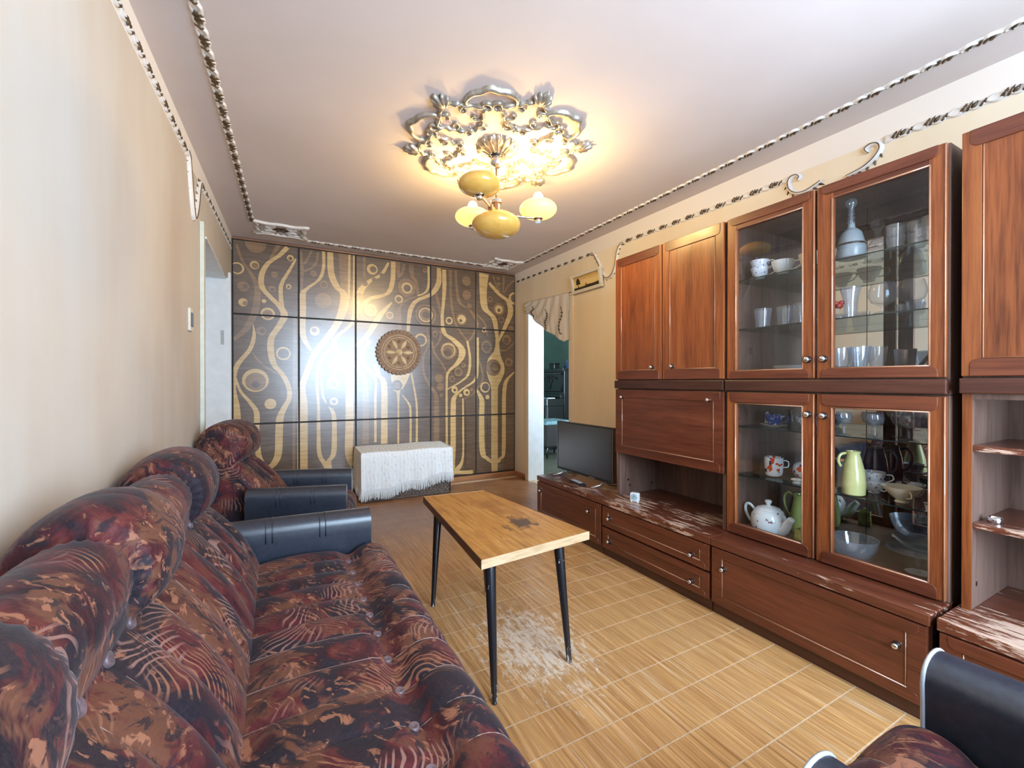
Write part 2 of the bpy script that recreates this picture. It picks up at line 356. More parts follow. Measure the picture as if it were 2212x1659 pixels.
# ------------------------------------------------------------------ back wall panelling with inlay
PY = 4.66
RIBBONS=[
("L",[93,2422,50,22,2332,47,-74,2241,46,-122,2126,46,-115,2018,48,-47,1932,52,36,1844,59,64,1767,63,22,1670,59,-42,1555,55,-48,1430,55,-21,1305,52,48,1212,48,98,1100,43,105,988,43,62,894,53,27,800,63,19,674,64,12,468,62,-23,377,66,-85,304,76,-99,133,68]),
("L",[164,2320,18,106,2200,29,42,2066,35,36,1955,36,47,1838,42]),
("M",[-318,2391,18,-273,2246,23,-195,2118,34,-156,1998,51,-162,1859,56,-189,1749,60,-249,1622,58,-340,1526,46]),
("L",[-190,1672,5,-183,1564,30,-216,1440,39,-302,1316,45,-334,1224,38,-338,1072,30,-328,920,64,-326,784,80]),
("L",[-328,1178,18,-289,1056,26,-211,948,40,-164,854,45,-165,684,48,-152,481,48,-119,385,43,-89,304,40]),
("M",[-196,1410,11,-130,1318,27,-35,1242,28,48,1196,22]),
("M",[152,1773,23,148,1388,23,144,748,23,143,153,23]),
("M",[23,2443,42,-32,2324,33,-85,2216,10]),
("L",[408,2435,27,408,2270,30,370,2150,33,265,2050,39,224,1989,55,222,1844,61,218,1682,58,236,1553,53,297,1442,24]),
("L",[470,2436,53,477,2229,62,524,2101,69,594,2024,76,594,1906,87,538,1735,78,430,1562,76,332,1427,63,278,1294,59,234,1164,59,212,1068,70,220,922,87,219,744,90,218,452,91,218,128,90]),
("M",[590,2444,88,599,2244,86,610,2042,70]),
("L",[650,2436,22,647,2250,23,642,1978,23]),
("L",[695,2426,22,694,2085,23,690,1812,35,649,1708,40,538,1600,47,460,1464,40,368,1330,37,346,1148,24,360,902,27,360,655,33,367,440,40,412,338,49,474,232,77,489,98,78]),
("L",[499,1582,46,522,1433,56,616,1318,61,649,1234,71,648,979,77,648,724,77,642,419,74,671,280,32]),
("L",[383,1264,12,391,1099,18,406,983,21,460,900,31,498,814,41,505,648,46,497,431,50,450,343,53,466,233,62]),
("M",[208,2406,15,218,2198,29,210,2019,15]),
("M",[303,2420,24,273,2351,22,236,2281,21]),
("M",[358,2412,21,343,2312,24,296,2248,29,222,2206,32]),
("M",[794,2432,25,794,2320,25,794,2208,25]),
("L",[1040,2400,26,967,2268,42,841,2178,56,756,2068,67,718,1912,45,710,1785,31]),
("L",[1088,2415,49,1080,2207,49,1023,2070,52,856,2005,62,763,1916,40]),
("L",[1072,1983,23,951,1834,64,840,1648,66,716,1498,67]),
("M",[1130,2412,63,1140,2330,43,1146,2256,23]),
("M",[1205,2405,34,1188,2319,30,1146,2256,23]),
("M",[1281,2407,55,1289,2298,51,1336,2218,42,1358,2085,28]),
("L",[1473,2414,25,1472,2198,28,1428,2117,32,1350,2080,31]),
("L",[1592,2411,47,1589,2246,62,1508,2116,68,1350,2032,59,1280,1942,51,1255,1822,44,1246,1687,34]),
("M",[1367,2082,24,1230,2022,27,1154,1932,33,1146,1831,60,1162,1666,23]),
("L",[848,1568,62,770,1445,46,780,1324,43,870,1229,47,906,1140,25,902,986,26,902,514,25]),
("M",[724,1276,30,793,1164,46,805,986,62,804,504,65]),
("L",[903,1326,47,934,1213,58,990,1123,64,994,770,68,992,491,68]),
("L",[1163,1248,216,1146,1148,166,1134,1064,99,1140,982,26,1139,482,20]),
("L",[1178,1006,13,1254,904,24,1271,810,24,1271,472,24]),
("L",[1280,1233,18,1322,1012,21,1340,842,23,1339,468,24]),
("M",[1454,1733,25,1469,1562,25,1414,1406,23,1422,1234,26,1489,1097,36,1557,992,50,1564,748,61,1564,452,62]),
("L",[1653,2401,48,1656,2200,47,1644,2024,37,1630,1848,37,1656,1692,55,1764,1618,82,1859,1524,84,1862,1435,81,1801,1344,65,1704,1254,37,1683,1113,26,1683,480,26,1683,92,26]),
("M",[1562,2121,36,1598,1968,33,1634,1814,26]),
("M",[1625,1743,26,1598,1602,25,1525,1512,22]),
("M",[1511,1598,28,1543,1461,28,1634,1341,29,1680,1236,29]),
("M",[1727,2402,38,1736,2068,28,1783,1823,26,1858,1703,29,1932,1617,31]),
("L",[1932,1617,27,1965,1420,31,1946,1239,35,1858,1149,35,1692,1060,23]),
("M",[1792,2410,27,1802,2216,30,1840,2050,42,1974,1962,47,2058,1805,39,1955,1609,28]),
("L",[2063,1660,28,2059,1332,36,2029,1167,39,1858,1050,42,1773,962,56,1760,830,64,1759,440,64,1748,174,64,1744,86,75]),
("M",[1797,909,11,1974,986,23,2063,1067,26,2129,1186,28,2097,1350,24,2053,1440,12]),
("L",[1878,952,19,1880,610,23,1873,252,30,1782,118,114]),
("D",[1951,914,74,1951,517,74,1945,138,70]),
("L",[1725,126,75,1858,106,65,2003,96,79]),
("L",[2144,2415,125,2134,2194,93,2157,2013,89,2266,1910,74,2301,1782,58,2318,1634,46,2314,1503,83,2294,1392,207,2294,1280,244,2287,1186,186,2282,1093,103,2282,963,87,2282,236,87,2282,50,74]),
("L",[2210,2313,53,2338,2196,67,2465,2114,73,2497,1984,73,2434,1828,59,2328,1616,30]),
("L",[2552,1264,22,2444,1159,51,2412,1018,53,2406,716,55,2402,302,55,2348,212,67,2286,162,62]),
("L",[2049,1049,32,2113,929,64,2113,728,68,2123,332,72,2190,234,65,2280,172,74]),
("M",[2043,1932,39,2154,1829,29,2190,1684,16]),
("M",[2266,2402,28,2297,2304,24,2338,2214,13]),
("M",[2406,2418,30,2402,2314,25,2394,2210,13]),
("M",[2562,2389,39,2466,2302,25,2412,2213,13]),
("M",[2338,1523,37,2444,1527,34,2563,1636,22]),
("D",[2355,943,50,2355,586,50,2355,249,42]),
("D",[2210,946,49,2210,594,49,2214,279,41]),
]
DISCS=[
[(-166,2414,98,'D'),(-167,2417,85,'M')],
[(-312,2172,54,'L'),(-315,2172,41,'D')],
[(-178,2217,38,'L'),(-174,2213,27,'M')],
[(117,2322,30,'L'),(117,2318,16,'D')],
[(-16,2149,38,'D'),(-16,2148,30,'M')],
[(-267,2013,47,'M'),(-250,2015,20,'D')],
[(-36,2011,32,'M'),(-34,2005,16,'D')],
[(102,2048,24,'L'),(102,2047,13,'D')],
[(-268,1866,37,'L'),(-252,1862,21,'M')],
[(-102,1892,19,'L')],
[(-72,1776,59,'L'),(-72,1773,42,'M')],
[(-126,1614,42,'M'),(-114,1614,21,'D')],
[(56,1410,63,'L'),(57,1410,48,'D')],
[(-150,1434,30,'D')],
[(-172,1156,107,'L'),(-170,1145,83,'M'),(-170,1117,33,'D')],
[(-52,936,60,'D'),(-52,936,49,'L')],
[(20,1077,25,'D')],
[(318,2198,38,'D'),(318,2198,30,'M')],
[(408,2101,41,'M'),(410,2096,24,'D')],
[(406,1944,98,'D'),(405,1944,76,'M')],
[(399,1731,38,'D')],
[(328,1620,78,'D'),(327,1640,45,'L'),(324,1647,22,'D')],
[(484,1307,53,'D'),(483,1306,45,'L')],
[(496,1140,85,'D'),(495,1132,59,'L'),(498,1118,34,'D')],
[(503,948,71,'D'),(501,948,39,'L'),(501,946,20,'D')],
[(872,2308,55,'L'),(882,2308,33,'D')],
[(968,2256,23,'D')],
[(893,2200,24,'D')],
[(802,2152,26,'D')],
[(740,2010,43,'M')],
[(725,1916,24,'M')],
[(856,1884,74,'M'),(856,1884,60,'L'),(856,1884,44,'M'),(856,1884,19,'L')],
[(1050,1844,40,'L'),(1050,1844,28,'M')],
[(1231,2156,98,'M'),(1234,2152,59,'L'),(1235,2150,39,'D')],
[(1146,2023,45,'L'),(1146,2022,28,'D')],
[(1420,2282,38,'D')],
[(1430,2365,25,'M'),(1430,2366,12,'D')],
[(1405,2192,28,'D')],
[(1442,1878,119,'M'),(1441,1878,99,'D'),(1441,1878,81,'L'),(1441,1878,67,'M'),(1444,1880,39,'D')],
[(1384,1601,70,'L'),(1384,1598,52,'D')],
[(1340,1706,41,'D')],
[(1126,1106,56,'D'),(1128,1102,33,'M')],
[(1255,1030,47,'D')],
[(1498,1364,42,'D')],
[(1920,2303,70,'D'),(1921,2303,54,'M')],
[(1926,2142,70,'D'),(1926,2142,54,'M')],
[(1956,2018,42,'D'),(1955,2018,31,'M')],
[(1712,1833,43,'L'),(1712,1832,26,'D')],
[(1859,1858,65,'M'),(1863,1859,48,'L'),(1851,1842,19,'D')],
[(1699,1923,28,'D')],
[(1543,1674,33,'M'),(1547,1672,16,'D')],
[(1703,1493,100,'M'),(1703,1498,82,'L'),(1702,1494,70,'M'),(1693,1469,48,'D')],
[(1592,1184,49,'M')],
[(1606,1088,43,'M')],
[(1619,994,22,'M')],
[(1820,1256,52,'M'),(1822,1256,30,'D')],
[(1744,1175,37,'M'),(1746,1175,20,'D')],
[(1882,1334,28,'M'),(1882,1334,13,'D')],
[(1776,1054,39,'L'),(1778,1049,16,'D')],
[(1922,1022,41,'L'),(1928,1019,18,'D')],
[(1984,1053,21,'M')],
[(1849,988,21,'L')],
[(1686,1328,20,'D')],
[(2221,2120,35,'M'),(2222,2120,18,'D')],
[(2339,2009,75,'M'),(2339,2009,50,'L'),(2339,1998,21,'D')],
[(2370,1890,42,'M'),(2370,1888,23,'D')],
[(2544,2158,73,'L'),(2552,2160,52,'D')],
[(2144,1752,30,'L'),(2144,1750,18,'D')],
[(2174,1554,73,'M'),(2174,1554,49,'D')],
[(2444,1650,60,'M'),(2440,1644,32,'D')],
[(2472,1380,53,'M'),(2472,1378,28,'D')],
[(2157,1079,64,'L'),(2162,1079,46,'D')],
[(2188,964,26,'L')],
[(2267,1312,99,'M'),(2287,1313,62,'D'),(2286,1313,45,'M')],
[(2328,2372,23,'M')],
[(2332,2308,27,'M')],
[(2339,2248,21,'M')],
[(2482,998,32,'D')],
[(2504,1785,39,'M')],
]
XS = [-.352, .188, .709, 1.497, 2.042, 2.558]; ZS = [.068, .754, 1.760, 2.436]
def inlaywood(name, c0, c1, c2, rough=.3):
    m = N(name); g = m.noise(m.pos((5, 5, 55)), 1.0, 4, .6, .8); m.col(m.ramp(g, [(.33, c0), (.5, c1), (.68, c2)])); m.set(rough=m.math('MULTIPLY_ADD', g, .08, rough), coat=1.0, coatr=.23); m.b.inputs['Coat IOR'].default_value = 1.75
    m.bump(m.noise(m.pos((3, 3, 3)), 1.0, 2), .25, .02); return m.m
ID = inlaywood('inlay_dark_veneer', (.085,.047,.024), (.118,.070,.038), (.16,.10,.058))
ID_ = None
IM = inlaywood('inlay_brown_veneer', (.18,.095,.038), (.24,.135,.058), (.29,.17,.08))
IL = inlaywood('inlay_light_veneer', (.50,.31,.10), (.60,.39,.15), (.68,.47,.21))
IMAT = {'D': ID, 'M': IM, 'L': IL}
BLK = plain('panel_joint_black', (.01,.009,.008), .6)
pan = thing('wall_panelling', 'dark veneer wall panelling inlaid with pale branches and rings', 'wall panel', ((XS[0]+XS[-1])/2, PY, 0))
M().box(XS[0]-.012, XS[-1]+.004, PY+.006, 4.688, ZS[0]-.006, ZS[-1]+.004).build('backing_board', BLK, pan)
M().box(XS[0]-.01, XS[-1], PY-.004, 4.688, ZS[-1]+.004, ZS[-1]+.016).build('top_batten', BASEB, pan)
def clip(poly, x0, x1, z0, z1):
    for ax, lim, sg in ((0, x0, 1), (0, x1, -1), (1, z0, 1), (1, z1, -1)):
        out = []
        for i in range(len(poly)):
            a, b = poly[i-1], poly[i]; da, db = (a[ax]-lim)*sg, (b[ax]-lim)*sg
            if (da >= 0) != (db >= 0):
                t = da/(da-db); out.append((a[0]+(b[0]-a[0])*t, a[1]+(b[1]-a[1])*t))
            if db >= 0: out.append(b)
        poly = out
        if not poly: break
    return poly
rects = []
for i in range(5):
    for j in range(3):
        r = (XS[i]+.007, XS[i+1]-.007, ZS[j]+.007, ZS[j+1]-.007)
        rects.append((r, M().box(r[0], r[1], PY, PY+.012, r[2], r[3]).build('panel', ID, pan, bevel=.002)))
def inlay(polys, name):
    for r, p in rects:
        m = M(); used = []
        def flush(m, used):
            if m.f: m.build(name, [IMAT[u] for u in used], p)
            return M(), []
        for mt, ps, dep in polys:
            if mt not in used: used.append(mt)
            m.cur = used.index(mt)
            for poly in ps:
                q = clip(poly, *[r[0]+.001, r[1]-.001, r[2]+.001, r[3]-.001])
                if len(q) > 2: m.add([(x, PY-dep, z) for x, z in q], [tuple(range(len(q)))])
                elif len(polys) == 1 and m.f: m, used = flush(m, used); used.append(mt)
        flush(m, used)
for ir, (c, a) in enumerate(RIBBONS):
    pts = [(a[k]/1000, a[k+1]/1000, a[k+2]/1000) for k in range(0, len(a), 3)]
    sp = spline(pts, 6); L = []; R = []
    for k, (x, z, w) in enumerate(sp):
        a0, b0 = sp[max(k-1, 0)], sp[min(k+1, len(sp)-1)]; tx, tz = b0[0]-a0[0], b0[1]-a0[1]; q = math.hypot(tx, tz) or 1
        # traced widths are horizontal: make them true widths
        ww = w*max(.55, abs(tz)/q) if abs(tz)/q > .3 else w*.6
        L.append((x-tz/q*ww/2, z+tx/q*ww/2)); R.append((x+tz/q*ww/2, z-tx/q*ww/2))
    polys = [[L[k], R[k], R[k+1], L[k+1]] for k in range(len(sp)-1)]
    inlay([(c, polys, {'M': .0004, 'L': .0018, 'D': .0036}[c]+ir*2.4e-5)], 'inlay_ribbon')
for ls in DISCS:
    P = []
    for k, (x, z, r, c) in enumerate(ls):
        x, z, r = x/1000, z/1000, r/1000
        P.append((c, [[(x+r*math.cos(t*PI/14), z+r*math.sin(t*PI/14)) for t in range(28)]], .0052+.0003*k))
    inlay(P, 'inlay_disc')
# carved wooden plate on the panelling
pl = thing('carved_plate', 'round carved wooden plate with six pale petals and scalloped rim', 'plate', (1.145, PY-.002, 1.455))
PW = plain('carved_plate_wood', (.30,.165,.075), .5, 0, .2, 25); PWL = plain('carved_plate_pale', (.72,.52,.27), .4, 0, .12, 25)
pc = (1.145, 1.455)
def pmap(u, v, d): return (pc[0]+u, PY-.003-d, pc[1]+v)
def polar(r, a): return (r*math.cos(a), r*math.sin(a))
m = M(); m.prism([polar(.225, k*PI/24) for k in range(48)], pmap, 0, .022); m.build('dish', PW, pl, bevel=.006)
for k in range(34):
    a = 2*PI*k/34; c = polar(.222, a)
    M().prism([(c[0]+.021*math.cos(t*PI/5), c[1]+.021*math.sin(t*PI/5)) for t in range(10)], pmap, .001, .026).build('rim_scallop', PW, pl, bevel=.004)
m = M()
for r in (.182, .158):
    pts = [polar(r, k*PI/36) for k in range(73)]; m.relief(pts, .008, .005, lambda u, v, d: pmap(u, v, d+.021))
m.build('carved_ring', PWL, pl, smooth=True)
for k in range(6):
    a = k*PI/3; pts = [polar(.035+.118*t/10, a) for t in range(11)]
    M().relief(pts, [.002+.042*math.sin(PI*t/10) for t in range(11)], [.001+.012*math.sin(PI*t/10) for t in range(11)], lambda u, v, d: pmap(u, v, d+.021)).build('petal', PWL, pl, smooth=True)
    b = a+PI/6; c = polar(.115, b); mm = M(); mm.lathe([(.0001,.01),(.012,.008),(.018,.0)], (0,0,0), 10)
    mm.v = [pmap(c[0]+x, c[1]+y, z+.021) for x, y, z in mm.v]; mm.build('carved_knob', PW, pl, smooth=True)
mm = M(); mm.lathe([(.0001,.016),(.014,.014),(.02,.008),(.034,.004),(.036,0)], (0,0,0), 16); mm.v = [pmap(x, y, z+.021) for x, y, z in mm.v]; mm.build('centre_boss', PWL, pl, smooth=True)
# ------------------------------------------------------------------ plaster mouldings
def RW(u, v, d): return (xr(u)-d, u, v)
def LW(u, v, d): return (xl(u)+d, u, v)
def CE(u, v, d): return (u, v, H-d)
PLAS = plain('white_plaster', (.78,.74,.70), .55, 0, .05, 40)
BRONZE = plain('bronze_paint', (.125,.078,.04), .38, .25, .3, 60)
SILV = plain('silvered_plaster', (.52,.46,.38), .34, .55, .25, 35)
def leafmesh(name, lobes, mt):
    m = M()
    for (ox, oy, a, L, w) in lobes:
        pts = [(ox+L*t/6*math.cos(a+.15*t/6), oy+L*t/6*math.sin(a+.15*t/6)) for t in range(7)]
        m.relief(pts, [w*(.25+.75*math.sin(PI*min(1, .12+t/6.6))) for t in range(7)], [.002+.006*math.sin(PI*t/6) for t in range(7)], lambda u, v, d: (u, v, d), 4)
    me = bpy.data.meshes.new(name); me.from_pydata(m.v, [], m.f); me.materials.append(mt); me.polygons.foreach_set('use_smooth', [True]*len(me.polygons)); me.update(); return me
LEAF = leafmesh('acanthus_leaf', [(-.022,-.010,.95,.030,.012), (-.010,-.012,.85,.034,.012), (.003,-.011,.75,.030,.011), (-.026,-.004,.45,.02,.008)], BRONZE)
BUD = leafmesh('acanthus_bud', [(.028,-.010,.8,.016,.009), (.038,-.006,1.2,.016,.008), (.024,-.012,.3,.012,.007)], BRONZE)
def frame_at(mp, u, v, tu, tv, d):
    o = Vector(mp(u, v, d)); e = 1e-3; q = math.hypot(tu, tv); tu, tv = tu/q, tv/q
    X = (Vector(mp(u+tu*e, v+tv*e, d))-o).normalized(); Z = (Vector(mp(u, v, d+e))-o).normalized(); Y = Z.cross(X).normalized()
    return Matrix(((X.x,Y.x,Z.x,o.x),(X.y,Y.y,Z.y,o.y),(X.z,Y.z,Z.z,o.z),(0,0,0,1)))
def putmesh(me, name, mat4, parent):
    o = bpy.data.objects.new(name, me); col.objects.link(o)
    o.parent = parent; o.matrix_local = Matrix.Translation(-wpos(parent)) @ mat4; return o
def strip(m, tr, p0, p1, mp, w=.036, per=.12, leaves=True, flip=1):
    L = math.hypot(p1[0]-p0[0], p1[1]-p0[1]); n = max(4, int(L/.012)); tu, tv = (p1[0]-p0[0])/L, (p1[1]-p0[1])/L
    P = [(p0[0]+tu*L*i/n, p0[1]+tv*L*i/n) for i in range(n+1)]
    m.relief(P, [w*(.78+.2*math.sin(2*PI*L*i/n/per)) for i in range(n+1)], .007, mp)
    for ph in (0, PI):
        q = [(p[0]-tv*w*.36*math.sin(PI*2*L*i/n/per+ph+.6), p[1]+tu*w*.36*math.sin(PI*2*L*i/n/per+ph+.6)) for i, p in enumerate(P)]
        m.relief(q, w*.26, .013, mp, 4)
    if leaves:
        k = 0
        while (k+.5)*per < L:
            s = (k+.5)*per; u, v = p0[0]+tu*s, p0[1]+tv*s
            for me, nm in ((LEAF, 'acanthus_leaf'), (BUD, 'acanthus_bud')): putmesh(me, nm, frame_at(mp, u, v, tu*flip, tv*flip, .008) @ Matrix.Scale(w/.036, 4), tr)
            k += 1
def curl(m, pts, mp, w=.024, h=.018, k=8):
    sp = spline(pts, k); n = len(sp); m.relief(sp, [w*(.45+.55*math.sin(PI*(.1+.85*i/(n-1)))) for i in range(n)], h, mp, 6)
def fringe_leaves(m, pts, mp, side, L=.03, w=.014, step=3):      # ragged acanthus lobes along a curve
    sp = spline(pts, 6)
    for i in range(2, len(sp)-2, step):
        tx, ty = sp[i+1][0]-sp[i-1][0], sp[i+1][1]-sp[i-1][1]; q = math.hypot(tx, ty) or 1; nx, ny = -ty/q*side, tx/q*side
        p = [(sp[i][0]+(nx*.8+tx/q*.6)*L*t/4, sp[i][1]+(ny*.8+ty/q*.6)*L*t/4) for t in range(5)]
        m.relief(p, [w*(1-.16*t*t/3) for t in range(5)], [.016-.003*t for t in range(5)], mp, 4)
# right wall frieze
t1 = struct('trim_1', M().box(xr(4.6)-.001, xr(4.6)+.001, 4.6, 4.602, 2.35, 2.352), PLAS)
m = M(); strip(m, t1, (4.64, 2.352), (3.23, 2.334), RW, .036, .12, True, 1); m.build('moulding', PLAS, t1, smooth=True)
m = M(); sw = [(3.24,2.335),(3.19,2.33),(3.155,2.285),(3.11,2.215),(3.07,2.13),(3.015,2.07),(2.95,2.075),(2.905,2.13),(2.885,2.21),(2.865,2.28),(2.82,2.325),(2.79,2.318)]
curl(m, sw, RW, .034, .016); m.build('swag_scroll', PLAS, t1, smooth=True); m = M(); curl(m, sw, RW, .010, .0205); m.build('bronze_line', BRONZE, t1, smooth=True)
m = M(); fringe_leaves(m, sw, RW, 1, .03, .013, 4); fringe_leaves(m, sw, RW, -1, .022, .011, 5); m.build('swag_leaves', BRONZE, t1, smooth=True)
m = M(); strip(m, t1, (2.80, 2.326), (1.46, 2.31), RW, .040, .12, True, 1); m.build('moulding', PLAS, t1, smooth=True)
c1 = [(1.405,2.285),(1.395,2.30),(1.41,2.317),(1.437,2.318),(1.455,2.295),(1.45,2.255),(1.42,2.222),(1.37,2.208),(1.315,2.222),(1.285,2.235)]
c2 = [(1.075,2.29),(1.085,2.312),(1.06,2.325),(1.032,2.315),(1.025,2.285),(1.05,2.25),(1.09,2.225),(1.135,2.215),(1.165,2.21)]
for c in (c1, c2):
    m = M(); curl(m, c, RW, .030, .02); m.build('scroll_end', PLAS, t1, smooth=True); m = M(); curl(m, c, RW, .009, .0235); m.build('bronze_line', BRONZE, t1, smooth=True)
    m = M(); fringe_leaves(m, c[4:], RW, 1 if c is c1 else -1, .035, .014, 4); m.build('scroll_leaves', BRONZE, t1, smooth=True)
m = M(); strip(m, t1, (1.01, 2.322), (-.9, 2.30), RW, .042, .12, True, 1); m.build('moulding', PLAS, t1, smooth=True)
# left wall frieze
t2 = struct('trim_2', M().box(xl(4.6)-.001, xl(4.6)+.001, 4.6, 4.602, 2.34, 2.342), PLAS)
m = M(); strip(m, t2, (-.9, 2.37), (2.85, 2.352), LW, .04, .12, True, 1); m.build('moulding', PLAS, t2, smooth=True)
m = M(); sw = [(2.82,2.355),(2.86,2.34),(2.885,2.28),(2.92,2.19),(2.96,2.10),(2.995,2.06),(3.04,2.09),(3.09,2.17),(3.12,2.25),(3.16,2.32),(3.22,2.34)]
curl(m, sw, LW, .034, .018); m.build('swag_scroll', PLAS, t2, smooth=True); m = M(); curl(m, sw, LW, .011, .0215); m.build('bronze_line', BRONZE, t2, smooth=True)
m = M(); fringe_leaves(m, sw, LW, 1, .028, .013, 4); fringe_leaves(m, sw, LW, -1, .02, .011, 5); m.build('swag_leaves', BRONZE, t2, smooth=True)
m = M(); strip(m, t2, (3.2, 2.338), (4.63, 2.345), LW, .036, .12, True, 1); m.build('moulding', PLAS, t2, smooth=True)
# ceiling border
def cxl(y): return -.308+.0317*y
for nm, p0, p1 in (('trim_3', (cxl(-.9), -.9), (cxl(4.12), 4.12)), ('trim_4', (.25, 4.482), (2.04, 4.466)), ('trim_5', (2.398, 4.15), (2.395, -.9))):
    t = struct(nm, M().box(p0[0]-.001, p0[0]+.001, p0[1]-.001, p0[1]+.001, H-.004, H+.001), PLAS)
    m = M(); strip(m, t, p0, p1, CE, .044, .12, True, 1 if nm != 'trim_5' else -1); m.build('moulding', PLAS, t, smooth=True)
# openwork corner cartouches on the ceiling
def cartouche(cx, cy, sx, sy, name, label):
    t = thing(name, label, 'ceiling ornament', (cx, cy, H))
    def mp(u, v, d): return (cx+u*sx, cy+v*sy, H-d)
    def rel(pts, w, h, nm, mt=PLAS):
        m = M(); curl(m, pts, mp, w/((sx+sy)/2), h); m.build(nm, mt, t, smooth=True)
    fr = [(-1,-1),(-.5,-.82),(0,-.9),(.5,-.82),(1,-1),(.85,-.5),(.92,0),(.85,.5),(1,1),(.5,.82),(0,.9),(-.5,.82),(-1,1),(-.85,.5),(-.92,0),(-.85,-.5),(-1,-1)]
    rel(fr, .032, .02, 'frame')
    m = M(); fringe_leaves(m, fr, mp, 1, .22, .08, 3); m.build('frame_leaves', SILV, t, smooth=True)
    for a, b in ((1,1),(-1,1),(1,-1),(-1,-1)):
        rel([(a*.78,b*.7),(a*.45,b*.62),(a*.25,b*.4),(a*.38,b*.2),(a*.58,b*.28),(a*.52,b*.44)], .024, .016, 'scroll')
    m = M()
    for k in range(6):
        q = polar(.3, k*PI/3); m.relief([(q[0]*s/5, q[1]*s/5) for s in range(6)], [.05+.1*math.sin(PI*s/5) for s in range(6)], .016, mp, 4)
    m.build('rosette', BRONZE, t, smooth=True)
cartouche(.035, 4.27, .20, .165, 'corner_ornament', 'openwork plaster ornament on the ceiling at the far left corner')
cartouche(2.215, 4.315, .17, .165, 'corner_ornament', 'openwork plaster ornament on the ceiling at the far right corner')
# ceiling rose
RC = (1.09, 2.19)
rose = thing('ceiling_rose', 'ornate silver-white plaster rose of open scroll frames around the chandelier', 'ceiling rose', (RC[0], RC[1], H))
def scrollpiece(th, parent):
    er, et = (math.cos(th), math.sin(th)), (-math.sin(th), math.cos(th))
    def mp(r, t, d): return (RC[0]+er[0]*r+et[0]*t, RC[1]+er[1]*r+et[1]*t, H-d)
    m = M()
    fr = [(.445,0),(.425,.05),(.385,.085),(.335,.15),(.30,.115),(.245,.075),(.215,.02),(.20,0),(.215,-.02),(.245,-.075),(.30,-.115),(.335,-.15),(.385,-.085),(.425,-.05),(.445,0)]
    sp = spline(fr, 8); n = len(sp)
    m.relief(sp, [.019+.006*math.sin(i*.9) for i in range(n)], [.020+.005*math.sin(i*.9+1) for i in range(n)], mp, 6)
    for s in (1, -1):
        curl(m, [(.335,s*.135),(.36,s*.16),(.345,s*.185),(.315,s*.18),(.31,s*.155),(.325,s*.15)], mp, .018, .02)
        curl(m, [(.215,s*.01),(.19,s*.035),(.19,s*.06),(.215,s*.062),(.222,s*.045)], mp, .015, .017)
        curl(m, [(.26,s*.08),(.275,s*.05),(.30,s*.045),(.305,s*.065),(.29,s*.072)], mp, .012, .014)
        curl(m, [(.40,s*.075),(.385,s*.04),(.36,s*.045),(.365,s*.065)], mp, .018, .02)
    o = m.build('scroll_frame', SILV, parent, smooth=True)
    m = M(); fringe_leaves(m, fr, mp, 1, .024, .011, 5); fringe_leaves(m, fr, mp, -1, .013, .008, 7); m.build('frame_leaves', SILV, o, smooth=True)
    m = M()
    for a in (-.9, -.45, 0, .45, .9):
        L = .085*(1-.35*abs(a)); p = [(.445+L*t/6*math.cos(a), L*t/6*math.sin(a)) for t in range(7)]
        m.relief(p, [.010+.020*math.sin(PI*(.15+.8*t/6)) for t in range(7)], [.012+.02*math.sin(PI*(.2+.7*t/6)) for t in range(7)], mp, 5)
    m.build('leaf_finial', SILV, o, smooth=True)
def arcpiece(th, parent):
    er, et = (math.cos(th), math.sin(th)), (-math.sin(th), math.cos(th))
    def mp(r, t, d): return (RC[0]+er[0]*r+et[0]*t, RC[1]+er[1]*r+et[1]*t, H-d)
    m = M(); c = [(.375,-.06),(.36,-.085),(.375,-.115),(.415,-.12),(.46,-.085),(.475,-.04),(.495,0),(.475,.04),(.46,.085),(.415,.12),(.375,.115),(.36,.085),(.375,.06)]
    sp = spline(c, 7); n = len(sp); m.relief(sp, [.012+.018*math.sin(PI*i/(n-1)) for i in range(n)], [.010+.014*math.sin(PI*i/(n-1)) for i in range(n)], mp, 6)
    o = m.build('scroll_arc', SILV, parent, smooth=True)
    m = M(); fringe_leaves(m, c[2:-2], mp, 1, .018, .010, 4); m.build('arc_leaves', SILV, o, smooth=True)
for k in range(6):
    scrollpiece(-PI/2+k*PI/3, rose); arcpiece(-PI/3+k*PI/3, rose)
med = M()
med.lathe([(.03,-.05),(.05,-.046),(.07,-.034),(.092,-.03),(.112,-.012),(.118,0)], (RC[0], RC[1], H), 80, facet=lambda a, z: 1+.05*math.sin(16*a) if z > -.047 else 1)
mo = med.build('medallion', SILV, rose, smooth=True)
for k in range(16):
    a = 2*PI*k/16; er = polar(1, a)
    def mp(r, t, d, er=er): return (RC[0]+er[0]*r-er[1]*t, RC[1]+er[1]*r+er[0]*t, H-d)
    m = M(); p = [(.04+.078*t/6, 0) for t in range(7)]; m.relief(p, [.012+.020*t/6 for t in range(7)], [.058-.0062*t for t in range(7)], mp, 5); m.build('petal', SILV, mo, smooth=True)
